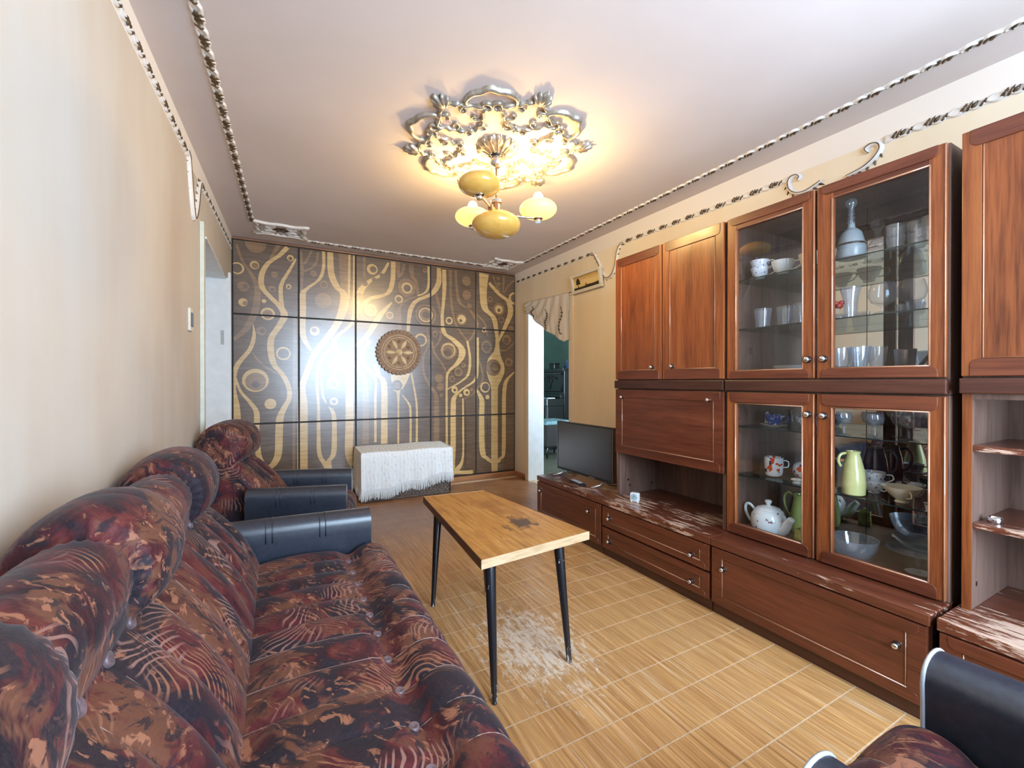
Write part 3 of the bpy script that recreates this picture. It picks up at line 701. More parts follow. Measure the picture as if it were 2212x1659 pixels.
# ------------------------------------------------------------------ chandelier
HUB = Vector((1.087, 2.195, 2.085))
AMBER = N('amber_glass'); AMBER.col(AMBER.ramp(AMBER.noise(AMBER.pos(), 25, 3), [(.3, (.68,.38,.075)), (.7, (.78,.47,.12))])); AMBER.set(rough=.14, coat=.4, sss=.0); AMBER = AMBER.m
LIT = N('lit_amber_glass'); LIT.col((.85,.62,.22)); LIT.b.inputs['Emission Color'].default_value = (1.0,.70,.22,1); LIT.set(rough=.2, emit=1.15, coat=.3); LIT = LIT.m
BULB = emit('bulb_glow', (1.0,.86,.55), 14)
WARM = plain('teak', (.34,.14,.05), .4, 0, .15, 40)
ch = thing('chandelier', 'ceiling lamp with wood and chrome arms and four amber glass bowls, two lit', 'lamp', (HUB.x, HUB.y, H))
M().lathe([(.0001,-.085),(.018,-.082),(.031,-.068),(.036,-.05),(.033,-.03),(.026,-.02),(.026,-.0)], (HUB.x, HUB.y, H-.035), 24).build('canopy', STEEL, ch, smooth=True)
M().lathe([(.028,-.018),(.034,-.016),(.034,0)], (HUB.x, HUB.y, H-.04), 24).build('canopy_ring', BLACKP, ch, smooth=True)
M().tube([(HUB.x, HUB.y, H-.11), (HUB.x, HUB.y, 2.15)], .0055).build('rod', plain('brass_rod', (.45,.27,.13), .3, .9), ch, smooth=True)
M().lathe([(.0001,.078),(.026,.078),(.030,.074),(.030,.062),(.026,.058),(.0001,.058)], HUB, 24).build('hub_cap', CHROME, ch, smooth=True, sharp=30)
M().lathe([(.0001,.06),(.021,.06),(.021,-.005),(.0001,-.005)], HUB, 8).build('hub_block', WARM, ch, bevel=.003)
def bowl(m, c, R, k=.5):
    prof = [(R*math.sin(PI*(t/16)), -R*k*math.cos(PI*(t/16))) for t in range(0, 14)]
    prof[0] = (.0001, prof[0][1]); inner = [(r*.94, z*.93) for r, z in reversed(prof)]; inner[-1] = (.0001, inner[-1][1])
    return m.lathe(prof+inner, c, 32)
arms = [(Vector((.905, 2.017, 2.138)), AMBER, 'unlit amber bowl nearest the camera'), (Vector((1.058, 2.462, 2.150)), LIT, 'glowing amber bowl'), (Vector((1.322, 2.130, 2.132)), LIT, 'glowing amber bowl')]
for c, mt, lb in arms:
    d = Vector((c.x-HUB.x, c.y-HUB.y, 0)); L = d.length; d /= L; s = Vector((-d.y, d.x, 0)); hz = c.z-.052; base = Vector((HUB.x, HUB.y, HUB.z-.005))
    m = M(); a, b = base+d*.016, base+d*.105+Vector((0,0,(hz-base.z)*.4)); q = []
    for p in (a, b):
        for su, zz in ((-.013,-.013),(.013,-.013),(.013,.013),(-.013,.013)): q.append(p+s*su+Vector((0,0,zz)))
    m.add(q, [(0,1,2,3),(7,6,5,4),(0,4,5,1),(1,5,6,2),(2,6,7,3),(3,7,4,0)]); m.build('arm_block', WARM, ch, bevel=.003)
    e = Vector((c.x, c.y, hz))
    M().tube([b-d*.004, b+d*.02, e-d*.03, e], .0065).build('arm_rod', STEEL, ch, smooth=True)
    M().lathe([(.0001,-.022),(.017,-.022),(.019,-.012),(.028,-.004),(.028,.006),(.0001,.006)], e, 20).build('lamp_holder', CHROME, ch, smooth=True, sharp=35)
    so = bowl(M(), c, .108).build('lamp_shade', mt, ch, smooth=True, label=lb)
    if mt is LIT:
        M().lathe([(.0001,.098),(.018,.092),(.029,.075),(.03,.06),(.02,.03),(.013,.0),(.013,-.03),(.0001,-.03)], c, 18).build('bulb', BULB, so, smooth=True)
        l = bpy.data.lights.new('bulb_light', 'POINT'); l.energy = LAMP_W; l.color = (1.0,.68,.26); l.shadow_soft_size = .03
        lo = bpy.data.objects.new('bulb_light', l); col.objects.link(lo); lo.location = (c.x, c.y, c.z+.135)
    else:
        M().lathe([(.0001,.03),(.02,.028),(.024,.01),(.013,-.02),(.013,-.035),(.0001,-.035)], c, 14).build('bulb', PORC, so, smooth=True)
cc = Vector((HUB.x-.002, HUB.y-.002, 2.022))
M().lathe([(.0001,.045),(.05,.045),(.062,.05),(.085,.055),(.088,.047),(.07,.038)], cc, 32).build('bottom_rim', CHROME, ch, smooth=True)
bowl(M(), cc, .137, .5).build('lamp_shade', AMBER, ch, smooth=True, label='large unlit amber bowl under the hub')
M().tube([HUB+Vector((0,0,-.004)), cc+Vector((0,0,.04))], .02, 14).build('bottom_stem', CHROME, ch, smooth=True)
# ------------------------------------------------------------------ upholstery
def fabric():
    m = N('feather_print_velour'); v = m.pos((1,1,1), (.3,.5,.9))
    wv = m.noise(v, 3.0, 3, .5, 0, 'Color'); x = m.new('ShaderNodeVectorMath'); x.operation = 'MULTIPLY_ADD'
    m.link(wv, x.inputs[0]); x.inputs[1].default_value = (.24,.24,.24); m.link(v, x.inputs[2]); w = x.outputs[0]
    def st(scale, rot, loc, s, det=5, rg=.62, dist=.8):
        mp = m.new('ShaderNodeMapping'); m.link(w, mp.inputs[0]); mp.inputs['Scale'].default_value = scale; mp.inputs['Rotation'].default_value = rot; mp.inputs['Location'].default_value = loc
        return m.noise(mp.outputs[0], s, det, rg, dist)
    big = st((1,2.6,1.6), (0,0,.7), (0,0,0), 3.4); b2 = st((2.4,1,1.4), (.4,0,-.5), (4,2,7), 3.6); fe = st((1.0,11,7), (.2,.3,.9), (1,5,2), 5.5, 4, .6, .4); f2 = st((9,1.3,6), (.1,.5,-.4), (8,1,3), 5.0, 4)
    c = m.ramp(big, [(.36, (.008,.008,.014)), (.45, (.050,.009,.014)), (.53, (.105,.018,.021)), (.60, (.135,.045,.028)), (.68, (.03,.018,.02))])
    c = m.mix(m.ramp(b2, [(.53, 0.0), (.57, .95)]), c, (.135,.052,.030))
    c = m.mix(m.ramp(st((1.4,1.8,1), (0,.4,.2), (9,9,1), 3.6), [(.50, 0.0), (.54, .93)]), c, (.012,.013,.022))
    c = m.mix(m.math('MULTIPLY', m.ramp(fe, [(.575, 0.0), (.605, 1.0)]), m.ramp(b2, [(.46, 0.0), (.53, 1.0)])), c, (.30,.125,.072))
    c = m.mix(m.math('MULTIPLY', m.ramp(f2, [(.575, 0.0), (.61, .85)]), m.ramp(big, [(.42, 0.0), (.52, 1.0)])), c, (.018,.014,.02))
    for k, (rot, loc, colr, sc_) in enumerate((((.2,.4,.9),(3,1,5),(.30,.13,.075),24), ((.5,-.3,-.5),(7,4,2),(.32,.17,.14),21), ((-.3,.2,1.7),(2,8,3),(.012,.011,.018),19))):
        mp = m.new('ShaderNodeMapping'); m.link(w, mp.inputs[0]); mp.inputs['Rotation'].default_value = rot
        wa = m.new('ShaderNodeTexWave'); wa.inputs['Scale'].default_value = sc_; wa.inputs['Distortion'].default_value = 2.2; wa.inputs['Detail'].default_value = 2; wa.inputs['Detail Scale'].default_value = .6
        m.link(mp.outputs[0], wa.inputs['Vector'])
        msk = m.noise(m.pos((1,1,1), loc=loc), 5.5, 2, .45)
        c = m.mix(m.math('MULTIPLY', m.ramp(wa.outputs['Fac'], [(.72, 0.0), (.86, 1.0)]), m.ramp(msk, [(.575, 0.0), (.64, .8)])), c, colr)
    c = m.mix(m.ramp(m.noise(m.pos(), 160, 3, .7), [(.35, 0.0), (.75, .10)]), c, (.22,.12,.10))
    m.col(c); m.set(rough=.6, sheen=.10, sheenr=.35, spec=.22)
    m.b.inputs['Sheen Tint'].default_value = (.95,.86,.88,1)
    m.bump(m.noise(m.pos(), 240, 3, .7), .25, .003); return m.m
FAB = fabric()
LEATH = N('black_leatherette'); LEATH.col(LEATH.ramp(LEATH.noise(LEATH.pos(), 60, 3), [(.3, (.016,.021,.033)), (.7, (.026,.034,.052))])); LEATH.set(rough=.34, spec=.75, coat=.3, coatr=.3); LEATH.bump(LEATH.noise(LEATH.pos(), 260, 2), .12, .002); LEATH = LEATH.m
PIPE = plain('pale_piping', (.50,.54,.60), .3, 0, .05)
BTN = plain('velour_button', (.17,.11,.12), .4, 0, .2, 50, sheen=.12)
SEAM = plain('pale_seam_thread', (.36,.24,.20), .5, 0, .25, 40)
DARKC = plain('dark_base_cloth', (.02,.015,.015), .8)
def puff(y, ks):
    for a, b in zip(ks, ks[1:]):
        if a <= y <= b:
            u = (y-a)/(b-a); return max(0.0, 4*u*(1-u))**.55
    return 0.0
def upholstery(root, ks, bulges, zones, xj, xf, groove, backc=(-.315,.775), rs=(.121,.086), nose=(.085,.335), ny=250, btn_r=.0125):
    """seat and backrest running along local y; bulges are y ranges of the fat rolls, zones the whole list of roll ranges"""
    y0, y1 = ks[0], ks[-1]; edges = sorted({e for z in zones for e in z})
    # --- seat
    nr, nz = nose; cxn = xf-nr
    def seat(a, t):
        y = y0+(y1-y0)*a; p = puff(y, ks)
        if t < .45:
            u = t/.45; x = xj-.03+(groove-xj+.03)*u; z = .402+.012*p*min(1, 4*u*(1-u)+.25)-.012*max(0, (u-.9)/.1)+.012*math.sin(PI*u)
        elif t < .88:
            u = (t-.45)/.43; th = math.radians(158-u*225); R = nr*(1+.075*p)
            x = cxn+R*math.cos(th); z = nz+R*math.sin(th)*.98
            if u < .1: q = u/.1; x = groove+(x-groove)*q; z = (.386+.010*p)*(1-q)+z*q
        else:
            u = (t-.88)/.12; th = math.radians(158-225); x = cxn+nr*math.cos(th)*(1+.075*p)-.01*u; z = nz+nr*math.sin(th)*.98; z = z+(.10-z)*u
        e = min(1, min(y-y0, y1-y)/.03); e = math.sqrt(max(0, e)); z -= .02*(1-e)
        # fine creases gathered at the buttons
        g = math.exp(-((x-groove)/.05)**2); z += .0025*g*math.sin(y*260)*(1-p)
        return (x, y, z)
    M().grid(ny, 110, seat).build('seat', FAB, root, smooth=True, local=True)
    # --- back
    cx, cz = backc; rb, rd = rs
    def zone(y):
        for z in zones:
            if z[0] <= y <= z[1]: return z
        return zones[-1]
    def back(a, t):
        y = y0+(y1-y0)*a; p = puff(y, ks); z0, z1 = zone(y); fat = (z0, z1) in bulges
        u = (y-z0)/(z1-z0); pz = max(0, 4*u*(1-u))**.5; de = min(y-z0, z1-y)
        R = (rb-.020+.026*pz+.002*p) if fat else (rd-.012+.010*pz+.003*p)
        a0 = math.radians(-52); cr = (cx+.118*math.cos(a0), cz+.118*math.sin(a0))
        if t < .42:
            s = t/.42; x = xj+.005+(cr[0]-xj-.005)*s; z = .385+(cr[1]-.385)*s; b = .015*p*math.sin(PI*min(1, s))**.7+.016*math.sin(PI*s)
            x += b*.88; z += b*.42
        elif t < .90:
            s = (t-.42)/.48; th = a0+s*math.radians(262); k = min(1, s/.10); RR = .110+(R-.110)*k if not fat else .108+(R-.108)*k
            tw = .0032*math.sin(26*th+3*math.sin(y*40))*math.exp(-de/.03)*k; RR += tw
            x = cx+RR*math.cos(th)*1.0; z = cz+RR*math.sin(th)*1.06
        else:
            s = (t-.90)/.10; th = a0+math.radians(262); x = cx+R*math.cos(th)-.002*s; z = cz+R*math.sin(th)*1.06; z += (.2-z)*s
        e = min(y-y0, y1-y); e = math.sqrt(max(0, min(1, e/.035))); x = cx+(x-cx)*(.55+.45*e) if t > .42 else x-.03*(1-e); z = z-.03*(1-e)
        return (x, y, z)
    bk = M().grid(ny, 130, back)
    n = 130
    bk.add([back(0, j/(n-1)) for j in range(n)], [tuple(range(n-1, -1, -1))]); bk.add([back(1, j/(n-1)) for j in range(n)], [tuple(range(n))])
    bk.build('backrest', FAB, root, smooth=True, local=True)
    # --- buttons
    bm = M(); bm.lathe([(.0001,.001),(btn_r*.45,.002),(btn_r*.75,.0055),(btn_r*.95,.005),(btn_r*1.05,.001),(btn_r*1.05,-.004)], (0,0,0), 14)
    def button(p, nrm):
        q = Vector((0,0,1)).rotation_difference(Vector(nrm).normalized())
        mm = M(); mm.v = [q @ Vector(v)+Vector(p) for v in bm.v]; mm.f = bm.f; mm.mi = bm.mi; mm.build('button', BTN, root, smooth=True, local=True)
    for y in ks[1:-1]:
        button((groove+.002, y, .390), (.12, 0, 1))
        cr = (cx+.112*math.cos(math.radians(-50)), cz+.112*math.sin(math.radians(-50))); button((cr[0]+.001, y, cr[1]+.001), (.8, 0, .25))
    for y in ks[1:-1]:
        a = (y-y0)/(y1-y0)
        for t0, t1 in ((.03, .43), (.47, .86)):
            pts = [Vector(seat(a, t0+(t1-t0)*k/14)) for k in range(15)]
            M().tube([p+Vector((.0012 if t0 > .4 else 0, 0, .0012)) for p in pts], .0013, 5).build('seam', SEAM, root, smooth=True, local=True)
        M().tube([Vector(back(a, .05+.33*k/12))+Vector((.001, 0, .0006)) for k in range(13)], .0011, 5).build('seam', SEAM, root, smooth=True, local=True)
    # --- base
    M().box(cx-.1, cxn+.02, y0+.005, y1-.005, .02, .37).build('base', DARKC, root, local=True)
def armrest(root, yc, th, x0, x1, ztop, side, pipe=True):
    h = th/2; P = [(-h+.004,.03),(h-.004,.03),(h,.06),(h+.006,ztop-.09),(h+.008,ztop-.05)]
    P += [(h*1.1*math.cos(a*PI/12), ztop-.042+.042*math.sin(a*PI/12)) for a in range(1, 12)]+[(-h-.008,ztop-.05),(-h-.006,ztop-.09),(-h,.06)]
    n = len(P); nx = 16; m = M(); vs = []
    for i in range(nx):
        x = x0+(x1-x0)*i/(nx-1); k = 1-.04*math.sin(PI*min(1, max(0, (x-x0)/(x1-x0))))
        vs += [(x, yc+u*k, z-.012*(i/(nx-1))) for u, z in P]
    m.add(vs, [(i*n+k, (i+1)*n+k, (i+1)*n+(k+1) % n, i*n+(k+1) % n) for i in range(nx-1) for k in range(n)]+[tuple(range(n)), tuple((nx-1)*n+k for k in range(n-1, -1, -1))])
    arm = m.build('armrest', LEATH, root, smooth=True, local=True, sharp=50)
    for f in (.30, .34, .64, .68):
        x = x0+(x1-x0)*f; m = M(); m.tube([(x, yc+u*1.012*(1-.02), z-.012*f+.0005) for u, z in P[2:-1]], .0022, 5); m.build('seam', LEATH, arm, smooth=True, local=True)
    if pipe:
        m = M(); m.tube([(x1-.002, yc+u*1.01, z-.012) for u, z in P[1:]+P[:1]], .0042, 6); m.build('piping', PIPE, arm, smooth=True, local=True)
sofa = thing('sofa', 'long sofa in dark feather print velour with buttoned channels and black leatherette arms', 'sofa', (0, 0, 0))
KS = [.40,.53,.69,.81,.93,1.055,1.19,1.325,1.445,1.56,1.69,1.80,1.92,2.035]
BUL = [(.40,.69),(1.055,1.325),(1.69,2.035)]
upholstery(sofa, KS, BUL, [(.40,.69),(.69,1.055),(1.055,1.325),(1.325,1.69),(1.69,2.035)], -.06, .445, .258, ny=330)
armrest(sofa, 2.105, .105, -.22, .378, .568, 1, False)
armrest(sofa, .335, .105, -.22, .378, .568, -1, False)
fc = thing('armchair', 'dark red feather print armchair in the far left corner beside the inlaid wall', 'armchair', (.115, 3.0, 0), math.radians(-11.4))
upholstery(fc, [-.205,-.07,.07,.205], [(-.205,.205)], [(-.205,.205)], -.06, .33, .19, (-.362,.775), (.125,.11), ny=110)
armrest(fc, -.262, .10, -.21, .30, .555, -1, False); armrest(fc, .262, .10, -.21, .30, .555, 1, False)
nc = thing('armchair', 'brown velour armchair with piped black leatherette arms nearest the camera', 'armchair', (1.01, .10, 0), PI/2)
upholstery(nc, [-.20,-.001,.20], [(-.20,.20)], [(-.20,.20)], -.10, .345, .10, (-.33,.775), (.12,.1), (.075,.345), ny=110)
armrest(nc, -.262, .105, -.32, .30, .56, -1); armrest(nc, .262, .105, -.32, .275, .56, 1)
# ------------------------------------------------------------------ wall unit
MIRROR = N('mirror'); MIRROR.col((.80,.82,.80)); MIRROR.set(metal=1.0, rough=.015); MIRROR = MIRROR.m
DOORGL = thin_glass('door_glass', (.96,.97,.97), .035, .35, .01)
SHELFGL = thin_glass('shelf_glass', (.80,.88,.88), .05, .5, .02)
EDGEGL = plain('glass_edge', (.015,.03,.03), .2)
KNOBD = plain('knob_collar', (.02,.015,.012), .3)
def knob(parent, X, y, z, r=.0105):
    m = M(); m.lathe([(.0001,.022),(r*.6,.0215),(r,.017),(r,.012),(r*.5,.008),(r*.5,0)], (0,0,0), 14)
    m.v = [(X-h, y+a, z+b) for a, b, h in m.v]; k = m.build('knob', CHROME, parent, smooth=True)
    m = M(); m.lathe([(r*1.25,0),(r*1.25,.004),(r*.6,.005)], (0,0,0), 14); m.v = [(X-h, y+a, z+b) for a, b, h in m.v]
    me = m.build('knob_collar', KNOBD, parent)
def rails(door, X, y0, y1, z0, z1, rh, mg=.022, mt=None, r=.022):
    mp = lambda u, v, d: (X-d, u, v)
    mt = mt or WH
    M().prism(roundrect(y0+mg, y1-mg, z1-rh, z1-.003, r, (1,1,0,0)), mp, -.002, .0055).build('top_rail', mt, door, bevel=.002)
    M().prism(roundrect(y0+mg, y1-mg, z0+.003, z0+rh, r, (0,0,1,1)), mp, -.002, .0055).build('bottom_rail', mt, door, bevel=.002)
def panel_door(parent, name, X, y0, y1, z0, z1, knobs, mt=None, rh=.055, st=.05):
    mt = mt or WV
    d = M().box(X, X+.018, y0+.002, y1-.002, z0+.002, z1-.002).build(name, mt, parent, bevel=.003)
    rails(d, X, y0, y1, z0, z1, rh)
    for a, b in ((y0+.002, y0+st), (y1-st, y1-.002)): M().box(X-.003, X+.004, a, b, z0+.003, z1-.003).build('stile', mt, d, bevel=.002)
    mp = lambda u, v, dd: (X-dd, u, v)
    m = M()
    for y in (y0+st+.003, y1-st-.003): m.relief([(y, z0+rh), (y, z1-rh)], .004, .0035, mp, 4)
    m.relief([(y0+st, z0+rh+.002), (y1-st, z0+rh+.002)], .004, .0045, mp, 4)
    m.build('bead', BEAD, d, smooth=True)
    for y, z in knobs: knob(d, X, y, z)
    return d
def glass_door(parent, X, y0, y1, z0, z1, gy, gz, knobs):
    m = M(); xx = X+.02
    m.box(X, xx, y0+.002, gy[0], z0+.002, z1-.002); m.box(X, xx, gy[1], y1-.002, z0+.002, z1-.002)
    d = m.build('glass_door', WV, parent, bevel=.003)
    m = M(); m.box(X+.0005, xx, gy[0], gy[1], z0+.002, gz[0]); m.box(X+.0005, xx, gy[0], gy[1], gz[1], z1-.002); m.build('crossbar', WH, d)
    rails(d, X, y0, y1, z0, z1, min(gz[0]-z0, z1-gz[1])-.003)
    mp = lambda u, v, dd: (X-dd, u, v)
    m = M(); R = [(gy[0]-.004, gz[0]-.002), (gy[1]+.004, gz[0]-.002), (gy[1]+.004, gz[1]+.002), (gy[0]-.004, gz[1]+.002), (gy[0]-.004, gz[0]-.002)]
    for a, b in zip(R, R[1:]): m.relief([a, b], .006, .005, mp, 5)
    m.relief([(y0+.005, z0+.005), (y0+.005, z1-.005)], .005, .0035, mp, 4)
    m.build('bead', BEAD, d, smooth=True)
    M().box(X+.008, X+.012, gy[0]-.006, gy[1]+.006, gz[0]-.006, gz[1]+.006).build('pane', DOORGL, d)
    for y, z in knobs: knob(d, X, y, z, .0125)
XB, XU, XK = 1.89, 2.03, 2.43
def base_unit(y0, y1, label, fronts, toplabel=None):
    t = thing('base_cabinet', label, 'cabinet', ((XB+XK)/2, (y0+y1)/2, 0), 0, 'low base cabinets of the wall unit')
    M().box(XB+.02, XK, y0, y1, .05, .334).build('body', WDARK, t); M().box(XB+.018, XK-.02, y0+.001, y1-.001, 0, .05).build('plinth', WDARK, t)
    M().box(XB-.004, XK, y0-.0005, y1+.0005, .334, .372).build('top', WTOP, t, bevel=.003)
    for nm, a, b, kn in fronts: panel_door(t, nm, XB, y0+.004, y1-.004, a, b, kn, WH, min(.042, (b-a)*.28), .055)
    return t
base_unit(2.248, 3.058, 'low base cabinet with two knobs carrying the television', [('flap', .055, .330, [(3.0, .258), (2.385, .25)])])
base_unit(1.427, 2.245, 'low base cabinet with two long drawers under the open niche', [('drawer', .196, .330, [(2.175, .255), (1.54, .245)]), ('drawer', .055, .190, [(2.175, .108), (1.54, .107)])])
base_unit(.603, 1.424, 'low base cabinet with one wide flap below the lower glass doors', [('flap', .055, .330, [(1.357, .237), (.69, .228)])])
base_unit(-.25, .585, 'low base cabinet with scuffed top behind the nearest armchair', [('flap', .055, .330, [(.5, .235), (-.17, .235)])])
def carcass(t, y0, y1, z0, z1, X, mt=WIN_IN, th=.018):
    for a, b in ((y0, y0+th), (y1-th, y1)): M().box(X, XK, a, b, z0, z1).build('side_panel', mt, t, bevel=.0015)
    M().box(X+.002, XK, y0+th, y1-th, z1-th, z1).build('top_panel', mt, t); M().box(X+.002, XK, y0+th, y1-th, z0, z0+th).build('bottom_panel', mt, t)
# hutch with fall front above the niche
t = thing('hutch_cabinet', 'cabinet with a fall flap and two knobs above a dark open niche', 'cabinet', (2.23, 1.86, .3725))
for a, b in ((1.453, 1.473), (2.25, 2.27)): M().box(XU+.018, XK, a, b, .3725, 1.095).build('side_panel', WIN_IN, t)
M().box(XU+.02, XK, 1.473, 2.25, .662, .68).build('niche_top', WIN_IN, t); M().box(XK-.008, XK, 1.473, 2.25, .3725, 1.095).build('back_panel', WIN_IN, t); M().box(XU+.02, XK, 1.473, 2.25, 1.078, 1.095).build('top_panel', WIN_IN, t)
panel_door(t, 'fall_flap', XU, 1.453, 2.27, .662, 1.094, [(2.205, 1.04), (1.545, 1.045)], WH, .055, .06)
m = M()
for y, z in ((2.246, 0), ): 
    for x, zz in ((2.14, .43), (2.35, .425), (2.125, .47)): m.add([(x+.009*math.cos(k*PI/5), 2.249, zz+.009*math.sin(k*PI/5)) for k in range(10)], [tuple(range(10))])
m.build('screw_cap', KNOBD, t)
# top cupboard over the hutch
t = thing('wall_cupboard', 'tall upper cupboard with two plain wooden doors next to the yellow wall', 'cabinet', (2.23, 1.86, 1.096))
M().box(XU+.02, XK, 1.453, 2.27, 1.0955, 1.969).build('body', WIN_IN, t); M().box(XU-.012, XU+.02, 1.452, 2.271, 1.0975, 1.15).build('ledge', WDARK, t, bevel=.004)
panel_door(t, 'door', XU, 1.866, 2.27, 1.154, 1.969, [(1.945, 1.232)], WV, .06, .052); panel_door(t, 'door', XU, 1.453, 1.862, 1.154, 1.969, [(1.79, 1.232)], WV, .06, .052)
# glazed cabinets
def holes(t, y, zs, x=None):
    m = M()
    for z in zs:
        for xx in (2.11, 2.36):
            for dz in (-.035, 0, .035): m.add([(xx+.004*math.cos(k*PI/4), y, z+dz+.004*math.sin(k*PI/4)) for k in range(8)], [tuple(range(8))])
    m.build('shelf_pin_holes', KNOBD, t, kind='stuff')
def glazed(label, z0, z1, dz0, dz1, gz, shelves, kn, nm):
    t = thing(nm, label, 'cabinet', (2.23, 1.02, z0)); carcass(t, .604, 1.442, z0, z1, XU+.021)
    M().box(XK-.012, XK-.006, .622, .996, z0+.018, z1-.018).build('mirror_back', MIRROR, t); M().box(XK-.012, XK-.006, .999, 1.424, z0+.018, z1-.018).build('mirror_back', MIRROR, t)
    M().box(XK-.0055, XK, .622, 1.424, z0+.018, z1-.018).build('back_panel', WDARK, t)
    for z in shelves:
        s = M().box(XU+.045, XK-.015, .624, 1.422, z-.005, z).build('glass_shelf', SHELFGL, t); M().box(XU+.0435, XU+.0448, .624, 1.422, z-.005, z).build('shelf_edge', EDGEGL, s)
    holes(t, 1.4235, shelves)
    glass_door(t, XU, 1.024, 1.44, dz0, dz1, (1.078, 1.386), gz, kn[:1]); glass_door(t, XU, .606, 1.019, dz0, dz1, (.656, .955), gz, kn[1:])
    return t
glazed('lower glazed cabinet with crockery behind two glass doors', .3725, 1.094, .376, 1.092, (.432, 1.032), (.669, .916), [(1.052, 1.0), (.99, .998)], 'display_cabinet')
t = glazed('upper glazed cabinet with glassware behind two glass doors', 1.0955, 1.969, 1.154, 1.969, (1.20, 1.903), (1.409, 1.656), [(1.052, 1.238), (.99, 1.238)], 'display_cabinet')
M().box(XU-.012, XU+.02, .603, 1.443, 1.0975, 1.15).build('ledge', WDARK, t, bevel=.004); M().box(XU+.022, XK-.02, .622, 1.424, 1.15, 1.168).build('inner_floor', WIN_IN, t)
# open shelf unit at the right edge
t = thing('shelf_unit', 'open shelf unit with two bare shelves at the right edge behind the armchair', 'shelf', (2.23, .16, .3725))
for a, b in ((-.25, -.232), (.55, .570)): M().box(XU+.02, XK, a, b, .3725, 1.10).build('side_panel', WIN_IN if a > 0 else WDARK, t, bevel=.0015)
M().box(XU+.016, XU+.022, .549, .572, .3725, 1.10).build('edge_band', WV, t)
M().box(XK-.01, XK, -.232, .55, .3725, 1.10).build('back_panel', WIN_IN, t); M().box(XU+.02, XK-.01, -.232, .55, 1.083, 1.10).build('top_panel', WIN_IN, t)
for z in (.667, .927): M().box(XU+.03, XK-.01, -.232, .55, z-.02, z).build('shelf', WTOP, t, bevel=.002)
m = M(); m.add([(2.10+.007*math.cos(k*PI/5), .5493, .452+.009*math.sin(k*PI/5)) for k in range(10)], [tuple(range(9, -1, -1))]); m.build('cable_hole', KNOBD, t)
t = thing('wall_cupboard', 'upper cupboard with a wooden door above the bare shelves at the right edge', 'cabinet', (2.23, .16, 1.101))
M().box(XU+.02, XK, -.25, .572, 1.1005, 1.977).build('body', WIN_IN, t); M().box(XU-.012, XU+.02, -.25, .573, 1.102, 1.153).build('ledge', WDARK, t, bevel=.004)
panel_door(t, 'door', XU, .163, .572, 1.157, 1.977, [(.25, 1.235)], WV, .06, .05); panel_door(t, 'door', XU, -.25, .159, 1.157, 1.977, [(.09, 1.235)], WV, .06, .05)
# ------------------------------------------------------------------ things on the shelves
CRY = thin_glass('cut_crystal', (.95,.97,1), .09, .85, .04, ((.72,.82,.92), .075), 3.0)
CLEAR = thin_glass('clear_glassware', (.97,.98,1), .03, .8, .02, ((.8,.85,.9), .015), 3.0)
SMOKE = thin_glass('smoked_glass', (.10,.09,.08), .10, .7, .03)
FROST = thin_glass('frosted_glass', (.75,.80,.84), .08, .5, .25, ((.55,.60,.64), .45))
def pattern(name, base, spots, scale=38, thr=.62, rough=.15):
    m = N(name); n = m.noise(m.pos((1,1,1), obj=True), scale, 2, .4); c = base
    for i, s in enumerate(spots):
        n = m.noise(m.pos((1,1,1), loc=(i*3.1, i, 2), obj=True), scale, 2, .4); c = m.mix(m.ramp(n, [(thr, 0.0), (thr+.02, 1.0)]), c, s)
    m.col(c); m.set(rough=rough, coat=.5); return m.m
POPPY = pattern('poppy_porcelain', (.82,.84,.86), [(.70,.08,.02), (.05,.06,.10)], 34, .60)
BLUEW = pattern('blue_print_porcelain', (.70,.76,.86), [(.02,.06,.30), (.04,.10,.40)], 60, .47)
BLUEF = pattern('blue_flower_porcelain', (.80,.84,.90), [(.16,.18,.5)], 90, .62)
YEL = plain('yellow_glaze', (.72,.70,.30), .25, 0, .08, 20, coat=.5); GRN = plain('yellow_green_glaze', (.46,.52,.16), .25, 0, .15, 12, coat=.5); NAVY = plain('navy_glaze', (.02,.05,.11), .15, 0, .1, 20, coat=.5)
BLUEC = plain('pale_blue_glaze', (.38,.50,.72), .3, 0, .05); CREAM = plain('cream_porcelain', (.72,.66,.50), .2, 0, .05); RED = plain('red_petals', (.45,.04,.03), .5, 0, .2, 60)
def shell(prof, t=.0022):
    inn = [(max(.0001, r-t), z+(t if i == 0 else 0)) for i, (r, z) in enumerate(prof)]; return [(.0001, prof[0][1])]+prof+list(reversed(inn))+[(.0001, prof[0][1]+t)]
def item(name, label, cat, loc, prof, mt, group=None, n=26, part='body', facet=None, rot=0, smooth=True, sharp=40):
    t = thing(name, label, cat, loc, rot, group)
    M().lathe(prof, (0,0,0), n, facet=facet).build(part, mt, t, smooth=smooth, local=True, sharp=sharp); return t
def handle(t, pts, r, mt, nm='handle'): M().tube(spline(pts, 5), r, 8).build(nm, mt, t, smooth=True, local=True)
CUP = [(.018,0),(.022,.003),(.020,.008),(.034,.024),(.041,.046),(.043,.058)]
def cup(label, loc, mt, rot=0, group=None, s=1.0, name='teacup'):
    t = item(name, label, 'cup', loc, shell([(r*s, z*s) for r, z in CUP]), mt, group)
    handle(t, [(0,-.038*s,.048*s),(0,-.062*s,.05*s),(0,-.066*s,.032*s),(0,-.045*s,.018*s),(0,-.030*s,.018*s)], .003*s, mt); t.rotation_euler = (0,0,rot); return t
z1, z2, z3 = 1.1685, 1.4095, 1.6565
